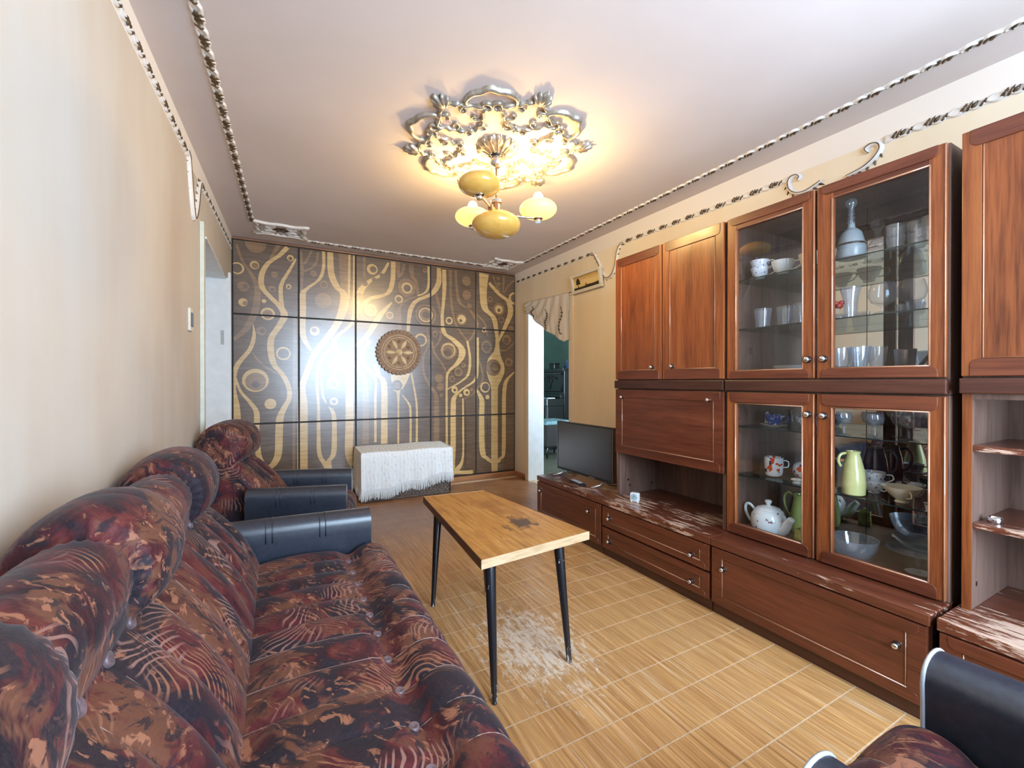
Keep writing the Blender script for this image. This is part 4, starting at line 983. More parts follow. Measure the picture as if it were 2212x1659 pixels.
# upper left
cup('white teacup, lower of the nested pair on the top glass shelf', (2.14,1.335,z3), BLUEF, .3, None, 1.0)
cup('white teacup nested inside another cup on the top glass shelf', (2.14,1.335,z3+.034), BLUEF, .1, None, 1.02)
cup('white teacup standing alone on the top shelf beside the nested pair', (2.145,1.225,z3), PORC, .2, None, 1.15)
cup('cream teacup at the right end of the top left glass shelf', (2.15,1.10,z3), CREAM, -.3, None, 1.2)
TUM = shell([(.028,0),(.030,.002),(.034,.045),(.040,.095)], .003)
fa = lambda a, z: 1+(.05*abs(math.sin(9*a+z*180)) if z < .05 else .02*abs(math.sin(9*a)))
for (y, x), lb in zip(((1.32, 2.14), (1.225, 2.17), (1.135, 2.15)), ('leftmost cut crystal tumbler on the middle shelf behind the upper left glass door', 'middle cut crystal tumbler of three on the shelf below the teacups', 'rightmost cut crystal tumbler of three on the shelf below the teacups')):
    item('tumbler', lb, 'glass', (x, y, z2), TUM, CRY, 'cut crystal tumblers', 36, facet=fa)
WINE = [(.0001,0),(.032,.002),(.030,.004),(.006,.010),(.0045,.06),(.008,.066),(.028,.09),(.034,.12),(.030,.155),(.0285,.155),(.032,.12),(.026,.092),(.0001,.072)]
item('wine_glass', 'clear stemmed glass by the knob of the upper left glass door', 'glass', (2.15,1.10,z1), WINE, CLEAR)
item('bowl', 'white porcelain bowl on the floor of the upper left glazed section', 'bowl', (2.22,1.22,z1), shell([(.03,0),(.032,.004),(.075,.03),(.092,.052)]), PORC)
# upper right
t = item('decanter', 'bell shaped frosted decanter with a tall knobbed stopper', 'decanter', (2.13,.935,z3), shell([(.034,0),(.05,.003),(.054,.01),(.048,.06),(.036,.11),(.022,.125),(.014,.13),(.012,.15)]), FROST)
M().lathe([(.051,.056),(.0515,.06),(.049,.064)], (0,0,0), 26).build('dark_band', KNOBD, t, local=True)
M().lathe([(.0001,.148),(.010,.148),(.015,.155),(.009,.163),(.014,.172),(.009,.181),(.013,.19),(.008,.2),(.012,.206),(.008,.214),(.019,.226),(.022,.238),(.016,.252),(.0001,.257)], (0,0,0), 18).build('stopper', CRY, t, smooth=True, local=True)
t = item('carafe', 'small clear carafe with a round stopper beside the bell decanter', 'decanter', (2.26,.895,z3), shell([(.036,0),(.045,.004),(.044,.05),(.022,.09),(.012,.10),(.012,.125)]), CLEAR)
M().lathe([(.0001,.123),(.009,.124),(.012,.135),(.022,.148),(.024,.162),(.016,.176),(.0001,.18)], (0,0,0), 16).build('stopper', CRY, t, smooth=True, local=True)
for k, y in enumerate((.79, .735, .68)):
    item('tumbler', ('left', 'middle', 'right')[k]+' of the three tall tumblers on the top shelf of the right glass door', 'glass', (2.14+.03*(k % 2), y, z3), shell([(.024,0),(.026,.002),(.030,.10)], .0025), CRY, 'tall tumblers', 18, facet=lambda a, z: 1+.03*abs(math.sin(8*a)))
t = thing('flower_ornament', 'small red flower ornament left of the crystal vase', 'ornament', (2.10,.968,z2))
M().lathe([(.0001,0),(.022,.0),(.024,.004),(.01,.012),(.004,.02),(.004,.05)], (0,0,0), 14).build('base', CRY, t, smooth=True, local=True)
for k in range(7):
    a = k*2*PI/7; c = (.013*math.cos(a)*(k < 6), .013*math.sin(a)*(k < 6), .052+.012*(k % 2)); M().lathe([(.0001,-.010),(.010,-.004),(.012,.004),(.006,.010),(.0001,.011)], c, 8).build('petal', RED, t, smooth=True, local=True)
item('vase', 'flared cut crystal vase on the middle shelf of the right glass door', 'vase', (2.11,.928,z2), shell([(.018,0),(.021,.003),(.023,.06),(.030,.10),(.036,.125)], .003), CRY, None, 30, facet=lambda a, z: 1+.05*abs(math.sin(6*a+z*25)))
SNIF = [(.0001,0),(.030,.002),(.028,.004),(.007,.010),(.0055,.024),(.010,.03),(.036,.045),(.045,.068),(.043,.09),(.034,.118),(.0325,.118),(.041,.09),(.043,.068),(.034,.047),(.0001,.034)]
for (x, y), lb in zip(((2.10,.815),(2.13,.735)), ('left of the two large brandy snifters on the middle shelf', 'right of the two large brandy snifters on the middle shelf')): item('brandy_snifter', lb, 'glass', (x,y,z2), [(r*1.02, z*1.02) for r, z in SNIF], CLEAR, 'brandy snifters', 28)
for k, (x, y) in enumerate(((2.22,.80),(2.24,.75),(2.20,.69),(2.29,.71))):
    item('shot_glass', ('first', 'second', 'third', 'fourth')[k]+' shot glass from the left behind the brandy snifters', 'glass', (x,y,z2), shell([(.014,0),(.016,.003),(.020,.045)], .002), CRY, 'shot glasses', 14)
FL = [(.0001,0),(.026,.002),(.006,.006),(.006,.012),(.02,.022),(.027,.06),(.034,.118),(.0325,.118),(.0255,.06),(.018,.026),(.0001,.02)]
for k, (x, y) in enumerate(((2.12,.965),(2.17,.930),(2.11,.893),(2.19,.868))):
    item('goblet', ('first', 'second', 'third', 'fourth')[k]+' fluted goblet from the left at the bottom of the upper right glass door', 'glass', (x,y,z1), FL, CRY, 'fluted goblets', 22, facet=lambda a, z: 1+.04*abs(math.sin(7*a)))
item('metal_beaker', 'grey metal beaker at the bottom of the upper right glass door', 'cup', (2.16,.765,z1), shell([(.026,0),(.027,.003),(.034,.095),(.036,.10)]), STEEL)
item('decanter', 'dark cut glass decanter in the bottom right corner of the upper glazed cabinet', 'decanter', (2.20,.685,z1), shell([(.05,0),(.055,.006),(.05,.04),(.02,.085),(.013,.09),(.013,.125),(.018,.13)]), SMOKE, None, 20, facet=lambda a, z: 1+.05*abs(math.sin(8*a)))
# lower left
y1_, y2_, y3_ = .391, .6695, .9165
item('saucer', 'white saucer under the blue printed cup', 'saucer', (2.20,1.30,y3_), shell([(.03,0),(.034,.003),(.055,.008),(.064,.013)], .002), PORC)
cup('blue printed teacup on a white saucer on the upper shelf', (2.20,1.30,y3_+.006), BLUEW, .5, None, .95)
item('bowl', 'patterned bowl behind the blue printed cup', 'bowl', (2.31,1.195,y3_), shell([(.03,0),(.033,.004),(.055,.03),(.062,.055)]), BLUEF)
t = thing('figurine', 'tiny pale figurine at the left end of the shelf with the blue cup', 'figurine', (2.31,1.40,y3_)); M().lathe([(.0001,0),(.014,0),(.016,.006),(.011,.02),(.013,.035),(.007,.046),(.004,.05)], (0,0,0), 12).build('body', PORC, t, smooth=True, local=True); M().lathe([(.0001,.047),(.007,.051),(.009,.058),(.006,.066),(.0001,.068)], (0,0,0), 12).build('head', PORC, t, smooth=True, local=True)
item('wine_glass', 'wine glass standing upside down behind the poppy cup', 'glass', (2.26,1.365,y2_), [(.0001,.155-0)]+[(r*1.1, .155-z) for r, z in WINE[1:]], CLEAR)
t = item('teacup', 'white cup with red poppies stacked two high on the lower shelf', 'cup', (2.19,1.293,y2_), shell([(.026,0),(.034,.004),(.040,.02),(.042,.055),(.043,.06),(.042,.095)]), POPPY); handle(t, [(.03,-.03,.08),(.045,-.045,.075),(.045,-.045,.05),(.03,-.03,.045)], .003, PORC)
t = item('sugar_bowl', 'lidded sugar bowl with red poppies beside the poppy cup', 'bowl', (2.29,1.205,y2_), shell([(.03,0),(.036,.003),(.048,.025),(.045,.055),(.04,.062)]), POPPY); M().lathe([(.042,.062),(.03,.072),(.008,.078),(.009,.086),(.0001,.09)], (0,0,0), 20).build('lid', POPPY, t, smooth=True, local=True)
t = thing('porcelain_flower', 'small white porcelain flower at the right of the lower left shelf', 'ornament', (2.12,1.145,y2_)); M().lathe([(.0001,0),(.016,0),(.018,.005),(.006,.012),(.0001,.013)], (0,0,0), 12).build('base', PORC, t, local=True)
for k in range(6): M().lathe([(.0001,-.006),(.010,-.002),(.010,.003),(.0001,.006)], (.014*math.cos(k*PI/3), .014*math.sin(k*PI/3), .018), 8).build('petal', PORC, t, smooth=True, local=True)
item('wine_glass', 'small clear glass beside the white porcelain flower', 'glass', (2.20,1.12,y2_), shell([(.016,0),(.018,.003),(.022,.06)], .002), CLEAR)
TPM = pattern('teapot_porcelain', (.80,.86,.88), [(.30,.16,.20)], 42, .66)
t = item('teapot', 'large white teapot with a small flower spray on its side', 'teapot', (2.138,1.288,y1_), shell([(.062,0),(.066,.004),(.078,.05),(.076,.09),(.062,.118),(.052,.124)]), TPM, None, 34)
M().lathe([(.055,.122),(.05,.130),(.025,.138),(.008,.141),(.012,.150),(.017,.160),(.012,.167),(.0001,.168)], (0,0,0), 26).build('lid', PORC, t, smooth=True, local=True)
handle(t, [(0,.066,.10),(-.005,.090,.125),(-.005,.112,.12),(-.005,.115,.09),(0,.098,.05),(0,.073,.035)], .0075, PORC)
M().tube(spline([(-.01,-.066,.03),(-.018,-.09,.048),(-.022,-.108,.085),(-.026,-.125,.108)], 5), [.026-.0008*k for k in range(16)], 12).build('spout', PORC, t, smooth=True, local=True)
JUG = [(.042,0),(.046,.004),(.05,.03),(.046,.09),(.036,.15),(.033,.175),(.037,.19)]
t = item('pitcher', 'tall yellow green pitcher behind the teapot', 'jug', (2.29,1.215,y1_), shell(JUG, .003), GRN); handle(t, [(0,.034,.175),(0,.062,.19),(0,.082,.165),(0,.078,.12),(0,.058,.08),(0,.046,.07)], .006, GRN)
t = item('creamer', 'small square yellow green creamer in front of the pitcher', 'jug', (2.13,1.122,y1_), shell([(.034,0),(.036,.004),(.034,.04),(.032,.042),(.034,.072)]), GRN, None, 4, rot=.5)
M().lathe([(.0001,0),(.006,0),(.007,.02),(.0001,.022)], (0,0,.07), 10).build('lid_knob', GRN, t, local=True)
# lower right
for k, (x, y) in enumerate(((2.12,.955),(2.21,.90),(2.13,.85),(2.22,.80),(2.14,.745),(2.2,.69))):
    item('wine_glass', ('first', 'second', 'third', 'fourth', 'fifth', 'sixth')[k]+' crystal glass from the left on the top shelf of the lower right glass door', 'glass', (x,y,y3_), [(r*.9, z*.62) for r, z in WINE], CRY, 'crystal glasses behind the lower right door', 20)
t = item('jug', 'tall pale yellow jug on the middle shelf of the lower right glass door', 'jug', (2.125,.922,y2_), shell([(.036,0),(.041,.004),(.043,.05),(.039,.10),(.027,.15),(.022,.17),(.026,.182)], .003), YEL); handle(t, [(-.01,.022,.172),(-.03,.034,.165),(-.036,.040,.14),(-.025,.036,.115)], .006, YEL)
t = item('canister', 'pale blue lidded canister left of the yellow jug', 'jar', (2.26,1.005,y2_), shell([(.034,0),(.036,.003),(.037,.09),(.033,.098)]), BLUEC); M().lathe([(.036,.096),(.035,.104),(.012,.112),(.012,.12),(.0001,.122)], (0,0,0), 22).build('lid', BLUEC, t, smooth=True, local=True)
cup('blue flowered teacup, lower of the pair beside the yellow jug', (2.23,.893,y2_), BLUEF, -.3, None, .95); cup('blue flowered teacup stacked on another beside the yellow jug', (2.23,.893,y2_+.036), BLUEF, .2, None, .95)
t = item('footed_cup', 'wide cream footed cup at the right of the middle shelf', 'cup', (2.15,.772,y2_), shell([(.02,0),(.022,.003),(.016,.010),(.03,.022),(.05,.045),(.062,.062)]), CREAM, None, 30); handle(t, [(-.03,-.030,.045),(-.04,-.042,.05),(-.042,-.045,.03),(-.02,-.024,.022)], .003, CREAM)
item('teacup', 'poppy printed bowl behind the cream footed cup', 'bowl', (2.31,.80,y2_), shell([(.025,0),(.032,.003),(.045,.03),(.048,.05)]), POPPY)
t = item('coffee_pot', 'tall navy blue coffee pot at the back of the middle shelf', 'jug', (2.345,.935,y2_), shell([(.045,0),(.048,.004),(.05,.06),(.042,.13),(.032,.17),(.034,.18)]), NAVY); handle(t, [(0,-.036,.165),(0,-.06,.17),(0,-.078,.14),(0,-.07,.09),(0,-.048,.07)], .006, NAVY)
item('crystal_bowl', 'large cut crystal bowl at the left of the lower right glass door', 'bowl', (2.135,.926,y1_), shell([(.028,0),(.033,.006),(.056,.02),(.076,.06),(.083,.095)], .004), CRY, None, 40, facet=lambda a, z: 1+.06*abs(math.sin(10*a+z*60)))
item('cake_stand', 'crystal cake stand on a slim foot behind the lower right glass door', 'stand', (2.21,.74,y1_), [(.0001,0),(.04,.003),(.03,.008),(.010,.018),(.008,.06),(.014,.075),(.06,.084),(.09,.086),(.098,.088),(.097,.090),(.088,.0885),(.0001,.087)], CRY, None, 36, facet=lambda a, z: 1+.02*abs(math.sin(14*a)))
item('crystal_bowl', 'shallow crystal bowl resting on the cake stand', 'bowl', (2.21,.74,y1_+.0905), shell([(.03,0),(.035,.004),(.062,.025),(.078,.042)], .003), CRY, None, 40, facet=lambda a, z: 1+.05*abs(math.sin(12*a)))
item('crystal_plate', 'pressed glass plate lying at the bottom in front of the crystal bowl', 'plate', (2.10,.80,y1_), shell([(.02,0),(.03,.002),(.045,.006),(.05,.009)], .002), CRY, None, 40, facet=lambda a, z: 1+.03*abs(math.sin(16*a)))
t = thing('napkin_ring', 'small shiny metal ring lying on the lower bare shelf at the right edge', 'ring', (2.122,.512,.6675)); M().lathe([(.018,0),(.019,.001),(.019,.018),(.018,.019),(.0165,.018),(.0165,.001),(.018,0)], (0,0,0), 24).build('band', CHROME, t, smooth=True, local=True)
# ------------------------------------------------------------------ coffee table
TT = N('table_veneer'); g = TT.noise(TT.pos((60, 3.2, 20), (0,0,.06)), 1.0, 6, .62, .7); g2 = TT.noise(TT.pos((5, 3, 5)), 1.0, 5, .65)
c_ = TT.ramp(g, [(.3, (.34,.14,.026)), (.5, (.52,.235,.052)), (.7, (.63,.33,.09))]); c_ = TT.mix(TT.ramp(g2, [(.52, 0.0), (.66, .55)]), c_, (.26,.10,.03))
dk = TT.noise(TT.pos((11, 7, 5), loc=(2.1, .6, 0)), 1.0, 5, .7); sxy = TT.new('ShaderNodeSeparateXYZ'); TT.link(TT.pos(), sxy.inputs[0])
dd = TT.math('SQRT', TT.math('ADD', TT.math('POWER', TT.math('MULTIPLY', TT.math('SUBTRACT', sxy.outputs[0], .96), 3.6), 2.0), TT.math('POWER', TT.math('MULTIPLY', TT.math('SUBTRACT', sxy.outputs[1], 1.72), 3.6), 2.0)))
c_ = TT.mix(TT.ramp(TT.math('SUBTRACT', TT.math('MULTIPLY_ADD', dk, .9, .22), TT.math('MULTIPLY', dd, .42)), [(.55, 0.0), (.63, .85)]), c_, (.045,.030,.028))
c_ = TT.mix(TT.ramp(TT.noise(TT.pos((50, 9, 9), loc=(4, 4, 0)), 1.0, 4, .7), [(.64, 0.0), (.70, .6)]), c_, (.75,.52,.28)); TT.col(c_); TT.set(rough=TT.math('MULTIPLY_ADD', g2, .25, .32), coat=.12, coatr=.3); TT = TT.m
EDGEL = wood('table_pale_edge', (.52,.33,.16), (.66,.46,.26), (.76,.58,.38), 0, .5, .05); EDGED = wood('table_dark_edge', (.05,.02,.012), (.09,.035,.018), (.13,.05,.025), 1, .4)
TC = [(.644,1.422),(1.177,1.48),(1.081,2.34),(.718,2.371)]; TZ = .50
tb = thing('coffee_table', 'worn orange wooden coffee table with tapering top and four splayed black legs', 'table', (.9, 1.9, 0))
def trap(ins): 
    cx = sum(p[0] for p in TC)/4; cy = sum(p[1] for p in TC)/4; return [(x+(cx-x)*ins, y+(cy-y)*ins*.6) for x, y in TC]
M().prism(trap(.012), lambda u, v, d: (u, v, d), TZ-.033, TZ).build('tabletop', TT, tb, bevel=.002)
for k in range(4):
    a, b = TC[k], TC[(k+1) % 4]; i0, i1 = trap(.012)[k], trap(.012)[(k+1) % 4]
    M().prism([a, b, i1, i0], lambda u, v, d: (u, v, d), TZ-.034, TZ+.0004).build('edge_strip', EDGEL if k in (0, 2) else EDGED, tb, label='pale bare front edge' if k == 0 else None)
LEGM = N('black_leg_paint'); ch_ = LEGM.noise(LEGM.pos((60, 60, 18)), 1.0, 4, .7); sz = LEGM.new('ShaderNodeSeparateXYZ'); LEGM.link(LEGM.pos(), sz.inputs[0])
LEGM.col(LEGM.mix(LEGM.ramp(LEGM.math('ADD', ch_, LEGM.math('MULTIPLY', LEGM.math('MAXIMUM', LEGM.math('SUBTRACT', .10, sz.outputs[2]), 0.0), 1.6)), [(.66, 0.0), (.70, 1.0)]), (.012,.012,.016), (.62,.58,.52))); LEGM.set(rough=.28, coat=.3); LEGM = LEGM.m
for top, ft in (((.715,1.50),(.677,1.382)), ((1.06,1.545),(1.046,1.444)), ((1.005,2.20),(.989,2.11)), ((.765,2.25),(.696,2.132))):
    a = Vector((*top, TZ-.034)); b = Vector((*ft, .0)); pts = [b+(a-b)*k/8 for k in range(9)]
    lg = M().tube(pts, [.0105+.0125*k/8 for k in range(9)], 18).build('leg', LEGM, tb, smooth=True, sharp=50)
    M().lathe([(.0001,-.008),(.03,-.008),(.03,.0),(.0001,.0)], a, 18).build('leg_plate', BLACKP, lg)
# ------------------------------------------------------------------ television, remote, clock
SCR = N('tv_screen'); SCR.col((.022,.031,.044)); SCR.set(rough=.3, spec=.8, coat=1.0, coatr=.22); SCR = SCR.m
tv = thing('television', 'flat television with thin silver-edged black bezel on two splayed feet', 'television', (2.08, 2.70, .3725))
M().box(2.085, 2.12, 2.362, 3.042, .418, .815).build('housing', BLACKP, tv, bevel=.006); M().box(2.12, 2.15, 2.5, 2.9, .44, .62).build('rear_bulge', BLACKP, tv, bevel=.01)
m = M(); m.box(2.078, 2.086, 2.362, 2.372, .418, .815); m.box(2.078, 2.086, 3.032, 3.042, .418, .815); m.box(2.078, 2.086, 2.372, 3.032, .805, .815); m.box(2.078, 2.086, 2.372, 3.032, .418, .436); m.build('bezel', BLACKP, tv, bevel=.002)
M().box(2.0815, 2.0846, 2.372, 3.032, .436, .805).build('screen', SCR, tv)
for y in (2.359, 3.0425): M().box(2.079, 2.118, y-.0015, y+.0025, .42, .812).build('side_trim', STEEL, tv)
M().box(2.0765, 2.079, 2.55, 2.62, .423, .428).build('badge', STEEL, tv)
for y in (2.46, 2.95): M().tube([(1.985, y+.02, .379), (2.06, y+.008, .392), (2.10, y, .424), (2.13, y-.006, .392), (2.19, y-.02, .379)], .0065, 8).build('foot', STEEL, tv, smooth=True)
rm = thing('remote_control', 'black remote control with pale buttons in front of the television', 'remote control', (1.995, 2.65, .3725), math.radians(-8))
M().box(-.022, .022, -.095, .095, .0, .016).build('body', BLACKP, rm, bevel=.005, local=True)
PALEB = plain('pale_button', (.55,.60,.68), .4)
for i in range(7):
    for j in (-1, 0, 1): M().box(j*.012-.004, j*.012+.004, .07-i*.02, .078-i*.02, .015, .018).build('button', PALEB, rm, local=True)
ck = thing('clock', 'small white square desk clock on the glossy cabinet top', 'clock', (2.011, 2.07, .3725), math.radians(24))
M().prism(roundrect(-.028, .028, .006, .062, .010), lambda u, v, d: (d, u, v), -.012, .018).build('case', PORC, ck, bevel=.004, local=True)
m = M(); m.prism([polar(.021, k*PI/12) for k in range(24)], lambda u, v, d: (-.0125-d, u, .034+v), 0, .0012); m.build('dial', plain('clock_dial', (.42,.55,.60), .4), ck, local=True)
m = M(); m.prism([(-.001,0),(.001,0),(.001,.014),(-.001,.014)], lambda u, v, d: (-.0139-d, u, .034+v), 0, .0006); m.prism([(0,-.001),(.010,-.006),(.010,-.004),(0,.001)], lambda u, v, d: (-.0139-d, u, .034+v), 0, .0006); m.build('hands', BLACKP, ck, local=True)
for s in (-.02, .02): M().box(-.008, .012, s-.004, s+.004, 0, .008).build('foot', PORC, ck, local=True)
# ------------------------------------------------------------------ wicker trunk with lace cloth
WICK = plain('wicker', (.17,.125,.095), .55, 0, .3, 50)
tk = thing('wicker_trunk', 'low woven wicker trunk under the lace cloth by the inlaid wall', 'trunk', (1.14, 4.44, 0))
X0, X1, Y0, Y1, ZT = .715, 1.575, 4.265, 4.635, .445
def weave(nu, nv, fn, dvec):
    def f(a, b):
        s = math.sin(a*nu*PI)*(1 if int(b*nv) % 2 else -1); q = abs(math.sin(b*nv*PI)); p = Vector(fn(a, b)); return p+Vector(dvec)*(.004*s+.004*q)
    return f
M().box(X0+.01, X1-.01, Y0+.012, Y1-.002, .004, ZT-.004).build('core', BLACKP, tk)
M().grid(120, 66, weave(44, 22, lambda a, b: (X0+(X1-X0)*a, Y0, .004+(ZT-.01)*b), (0,-1,0))).build('woven_front', WICK, tk, smooth=True)
M().grid(60, 66, weave(18, 22, lambda a, b: (X1, Y0+(Y1-Y0)*a, .004+(ZT-.01)*b), (1,0,0))).build('woven_side', WICK, tk, smooth=True)
M().grid(60, 66, weave(18, 22, lambda a, b: (X0, Y0+(Y1-Y0)*a, .004+(ZT-.01)*b), (-1,0,0))).build('woven_side', WICK, tk, smooth=True)
m = M(); m.box(X0-.006, X1+.006, Y0-.006, Y1, ZT-.004, ZT+.02); m.build('lid', WICK, tk, bevel=.008)
for x in (X0, X1): M().tube([(x, Y0-.002, .004), (x, Y0-.002, ZT)], .010, 8).build('corner_post', WICK, tk, smooth=True)
m = M(); m.tube([(X0, Y0-.004, .012), (X1, Y0-.004, .012)], .010, 8); m.build('bottom_braid', WICK, tk, smooth=True)
LACE = N('white_lace'); vv = LACE.pos((1,1,1), obj=True); vo = LACE.new('ShaderNodeTexVoronoi'); vo.inputs['Scale'].default_value = 26; LACE.link(vv, vo.inputs['Vector'])
wvx = LACE.new('ShaderNodeTexWave'); wvx.inputs['Scale'].default_value = 9; wvx.inputs['Distortion'].default_value = 6; wvx.inputs['Detail'].default_value = 3; LACE.link(vv, wvx.inputs['Vector'])
hh = LACE.math('ADD', vo.outputs['Distance'], LACE.math('MULTIPLY', wvx.outputs['Fac'], .5)); LACE.col(LACE.ramp(hh, [(.15, (.66,.71,.74)), (.45, (.86,.90,.91))])); LACE.set(rough=.85); LACE.bump(hh, .45, .008); LACE = LACE.m
CX0, CX1 = X0-.022, X1+.022
def hem(x): u = (x-CX0)/(CX1-CX0); return .105+.125*u+.012*math.sin(u*17)
def cloth(a, b):
    x = CX0+(CX1-CX0)*a; rip = math.sin(a*38)*.006+math.sin(a*13+1)*.006
    if b < .36: u = b/.36; y = Y1-.002+(Y0-.014-Y1)*u; z = ZT+.026+.018*(1-u)+.003*math.sin(a*11)
    else:
        u = (b-.36)/.64; s = min(1, u*9); y = Y0-.016-.010*s-.016*u+rip*u; z0 = ZT+.026-.012*s; z = z0+(hem(x)-z0)*u
    return (x, y, z)
cl = M().grid(120, 60, cloth).build('lace_cloth', LACE, None, smooth=True); M().tube([cloth(0, .37+.63*k/12) for k in range(13)], .004, 5).build('hem_cord', LACE, cl, smooth=True); props(cl, 'white fringed lace cloth draped over the wicker trunk', 'cloth')
def flap(xs, sg, zl):
    def f(a, b):
        y = Y1-.004+(Y0-.022-Y1)*a; u = b; return (xs+sg*(.008*min(1, u*6)+.012*u+.006*math.sin(a*14)*u)*(1-a**5), y-.010*a**4*u, ZT+.026+.018*(1-a)+(zl-ZT-.03+.02*math.sin(a*5))*u)
    return f
M().grid(40, 24, flap(CX0, -1, .13)).build('side_drop', LACE, cl, smooth=True); M().grid(40, 24, flap(CX1, 1, .26)).build('side_drop', LACE, cl, smooth=True)
m = M()
def strand(p, L):
    dx = random.uniform(-.006, .006); dy = random.uniform(-.008, .002); r = .0024
    m.tube([p, (p[0]+dx*.5, p[1]+dy*.6, p[2]-L*.5), (p[0]+dx, p[1]+dy, p[2]-L)], [r, r, r*.7], 4, False)
for k in range(280):
    a = k/279; p = cloth(a, 1); strand(p, min(p[2]-.012, random.uniform(.075, .105)))
for xs, sg, zl in ((CX0, -1, .13), (CX1, 1, .26)):
    for k in range(60): p = flap(xs, sg, zl)(k/59, 1); strand(p, min(p[2]-.012, random.uniform(.06, .085)))
m.build('fringe', plain('white_fringe', (.84,.88,.89), .9, 0, .04), cl, kind='stuff')
# ------------------------------------------------------------------ picture, curtain, switch
CRM = plain('cream_frame', (.76,.72,.62), .45, 0, .06); pcx = Vector((xr(3.26)-.002, 3.26, 2.0))
pt = thing('picture', 'small framed golden landscape with a dark tree hung above the doorway', 'picture', pcx)
tilt = math.radians(9)
def PM(u, v, d): return (pcx.x-.012-d*math.cos(tilt)-v*math.sin(tilt), pcx.y+u, pcx.z+v*math.cos(tilt)-d*math.sin(tilt))
PW_, PH_ = .222, .178
m = M()
for a, b, c, d in ((-PW_, PW_, 0, .028), (-PW_, PW_, PH_-.028, PH_), (-PW_, -PW_+.03, .028, PH_-.028), (PW_-.03, PW_, .028, PH_-.028)): m.prism([(a,c),(b,c),(b,d),(a,d)], PM, -.008, .022)
m.build('frame', CRM, pt, bevel=.004)
GOLD = N('painted_sky'); gs = GOLD.new('ShaderNodeSeparateXYZ'); GOLD.link(GOLD.pos(), gs.inputs[0]); GOLD.col(GOLD.ramp(GOLD.math('ADD', GOLD.math('MULTIPLY', GOLD.math('SUBTRACT', gs.outputs[2], 2.03), 8.0), GOLD.math('MULTIPLY_ADD', GOLD.noise(GOLD.pos((4,9,30)), 1, 3), .3, -.15)), [(.1, (.75,.55,.20)), (.5, (.80,.62,.30)), (.9, (.55,.36,.12))])); GOLD.set(rough=.6); GOLD = GOLD.m
M().prism([(-PW_+.03,.028),(PW_-.03,.028),(PW_-.03,PH_-.028),(-PW_+.03,PH_-.028)], PM, -.006, .006).build('canvas', GOLD, pt)
DKP = plain('painted_dark', (.05,.035,.015), .6, 0, .3, 80)
m = M(); m.prism([(-PW_+.03,.028),(PW_-.03,.028),(PW_-.03,.052),(.05,.050),(-.02,.058),(-.10,.055),(-PW_+.03,.062)], PM, .006, .0075); m.build('painted_ground', DKP, pt)
m = M(); m.prism([(.118,.05),(.128,.05),(.125,.12),(.120,.12)], PM, .0065, .008)
for u, v, r in ((.12,.12,.016),(.135,.108,.012),(.105,.105,.012),(.125,.092,.014),(.142,.088,.010),(.10,.085,.010)): m.prism([(u+r*math.cos(k*PI/5)*1.2, v+r*math.sin(k*PI/5)) for k in range(10)], PM, .0065, .0085)
m.build('painted_tree', DKP, pt)
M().prism([(-.005,.052),(.012,.052),(.006,.075),(.001,.075)], PM, .0065, .008).build('painted_figure', DKP, pt)
CUR = N('printed_curtain'); cs = CUR.new('ShaderNodeSeparateXYZ'); CUR.link(CUR.pos(), cs.inputs[0])
CUR.col((.66,.61,.55)); CUR.set(rough=.85); CUR = CUR.m
ZB = [(4.335,1.93),(4.22,1.87),(4.08,1.775),(3.90,1.68),(3.72,1.60),(3.60,1.545),(3.55,1.56)]
def cbot(y):
    for (a, za), (b, zb) in zip(ZB, ZB[1:]):
        if a >= y >= b: return za+(zb-za)*(a-y)/(a-b)
    return ZB[-1][1]
def curt(a, b):
    y = 4.365-.845*a; zt = 2.055-.03*a; zb = cbot(min(4.33, max(3.55, y))); yy = y-(.03-.02*a)*b*(1-a)
    f = math.sin((a+.45*b*(1-a))*40)*(.003+.010*b)+math.sin(a*71+2)*.003*b
    return (xr(y)-.045+f-.02*b*(1-b), yy, zt+(zb-zt)*b)
cu = M().grid(150, 40, curt).build('curtain', CUR, None, smooth=True); s_ = cu.modifiers.new('cloth', 'SOLIDIFY'); s_.thickness = .0015
props(cu, 'beige curtain with dark sprig print gathered across the top of the doorway', 'curtain')
for a, b, L in ((.20,.55,.13),(.52,.60,.17),(.86,.52,.26)):
    m = M()
    def cp(u, v): p = curt(min(.99, max(0, u)), min(.99, max(0, v))); return (p[0]-.004, p[1], p[2])
    m.tube([cp(a+.03*math.sin(t*.8), b-.25+.6*t/8) for t in range(9)], .0035, 5)
    for t in range(2, 9):
        for s in (-1, 1):
            u0, v0 = a+.03*math.sin(t*.8), b-.25+.6*t/8; m.tube([cp(u0, v0), cp(u0+s*.012, v0-.03), cp(u0+s*.022, v0-.01)], [.002, .008, .001], 5, True, .4)
    m.build('sprig_print', plain('sprig_dark', (.05,.04,.04), .8), cu)
M().tube([(xr(4.4)-.03, 4.385, 2.058), (xr(3.5)-.03, 3.50, 2.028)], .004, 6).build('curtain_wire', STEEL, cu)
sw = thing('light_switch', 'cream light switch plate with dark rocker on the left wall', 'light switch', (xl(2.9), 2.9, 1.475))
M().prism(roundrect(2.865, 2.935, 1.415, 1.54, .01), LW, 0, .012).build('plate', CRM, sw, bevel=.003); M().prism(roundrect(2.88, 2.92, 1.44, 1.515, .004), LW, .008, .017).build('rocker', plain('dark_rocker', (.06,.07,.08), .3), sw, bevel=.002)
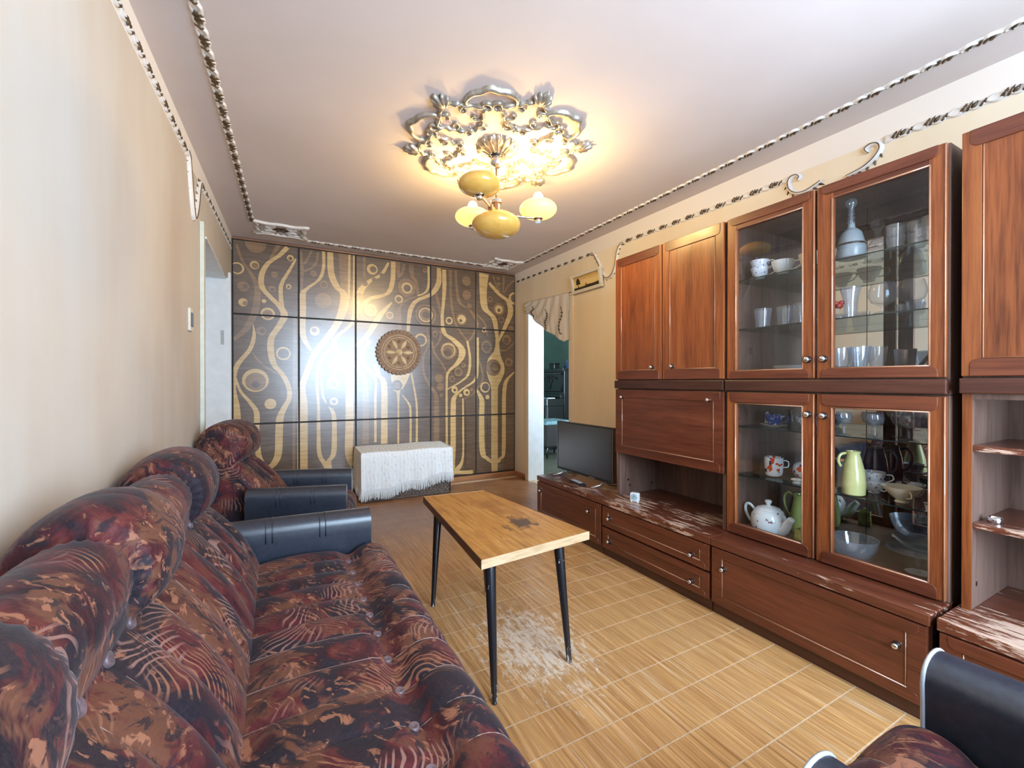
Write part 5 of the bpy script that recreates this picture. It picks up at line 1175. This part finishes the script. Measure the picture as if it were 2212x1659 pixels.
# ------------------------------------------------------------------ side room: piano, stool, vase, box
PIA = plain('piano_ebony', (.016,.014,.013), .25, 0, .2, 20, coat=.5)
pi_ = thing('piano', 'dark upright piano with a carved front panel in the room beyond the doorway', 'piano', (4.6, 6.8, 0))
M().box(4.32, 4.95, 6.11, 7.55, .0, 1.34).build('case', PIA, pi_, bevel=.006); M().box(4.27, 4.97, 6.08, 7.58, 1.335, 1.375).build('lid', PIA, pi_, bevel=.006)
M().box(3.99, 4.33, 6.12, 7.54, .74, .86).build('keybed', PIA, pi_, bevel=.006)
for yy in (6.13, 7.45): M().box(4.0, 4.33, yy, yy+.08, 0, .74).build('leg', PIA, pi_, bevel=.006)
for k in range(36): M().box(4.02, 4.17, 6.17+k*.0365, 6.205+k*.0365, .86, .875).build('white_key', PORC, pi_)
for k in range(35):
    if k % 7 not in (2, 6): M().box(4.08, 4.17, 6.196+k*.0365, 6.213+k*.0365, .874, .886).build('black_key', BLACKP, pi_)
M().box(4.24, 4.32, 6.12, 7.54, .86, .93).build('fallboard', PIA, pi_, bevel=.01)
fmap = lambda u, v, d: (4.318-d, u, v); m = M()
for a, b in (((6.18,.98),(7.48,.98)), ((7.48,.98),(7.48,1.30)), ((7.48,1.30),(6.18,1.30)), ((6.18,1.30),(6.18,.98))): m.relief([a, b], .03, .014, fmap, 4)
m.build('panel_moulding', PIA, pi_, smooth=True)
m = M()
for s in (-1, 1):
    curl(m, [(6.55,1.02),(6.55+s*.03,1.12),(6.55+s*.09,1.2),(6.55+s*.17,1.22),(6.55+s*.22,1.18)], fmap, .03, .016); curl(m, [(6.55+s*.01,1.08),(6.55+s*.04,1.2),(6.55+s*.06,1.25)], fmap, .03, .016)
m.build('carved_tulips', PIA, pi_, smooth=True)
t = item('vase', 'dark slender vase standing on the piano', 'vase', (4.42, 6.18, 1.376), [(.0001,0),(.04,0),(.045,.02),(.05,.05),(.02,.09),(.013,.13),(.022,.155),(.019,.155),(.01,.13)], NAVY)
t = thing('box', 'dark box with rounded lid standing on the piano', 'box', (4.42, 6.56, 1.376)); M().box(-.06, .06, -.08, .08, 0, .08).build('body', PIA, t, bevel=.008, local=True); M().box(-.065, .065, -.085, .085, .08, .105).build('lid', PIA, t, bevel=.01, local=True)
t = thing('piano_stool', 'dark padded stool with a teal fringed seat in front of the piano', 'stool', (3.72, 5.62, 0))
M().box(-.22, .22, -.22, .22, .18, .50).build('body', plain('stool_cloth', (.025,.02,.016), .8), t, bevel=.01, local=True); M().box(-.235, .235, -.235, .235, .50, .56).build('seat_pad', plain('teal_pad', (.22,.38,.40), .8, 0, .2, 20), t, bevel=.025, bseg=3, local=True)
for a in (-.19, .19):
    for b in (-.19, .19): M().tube([(a, b, 0), (a, b, .2)], [.012, .018], 10).build('leg', PIA, t, smooth=True, local=True)
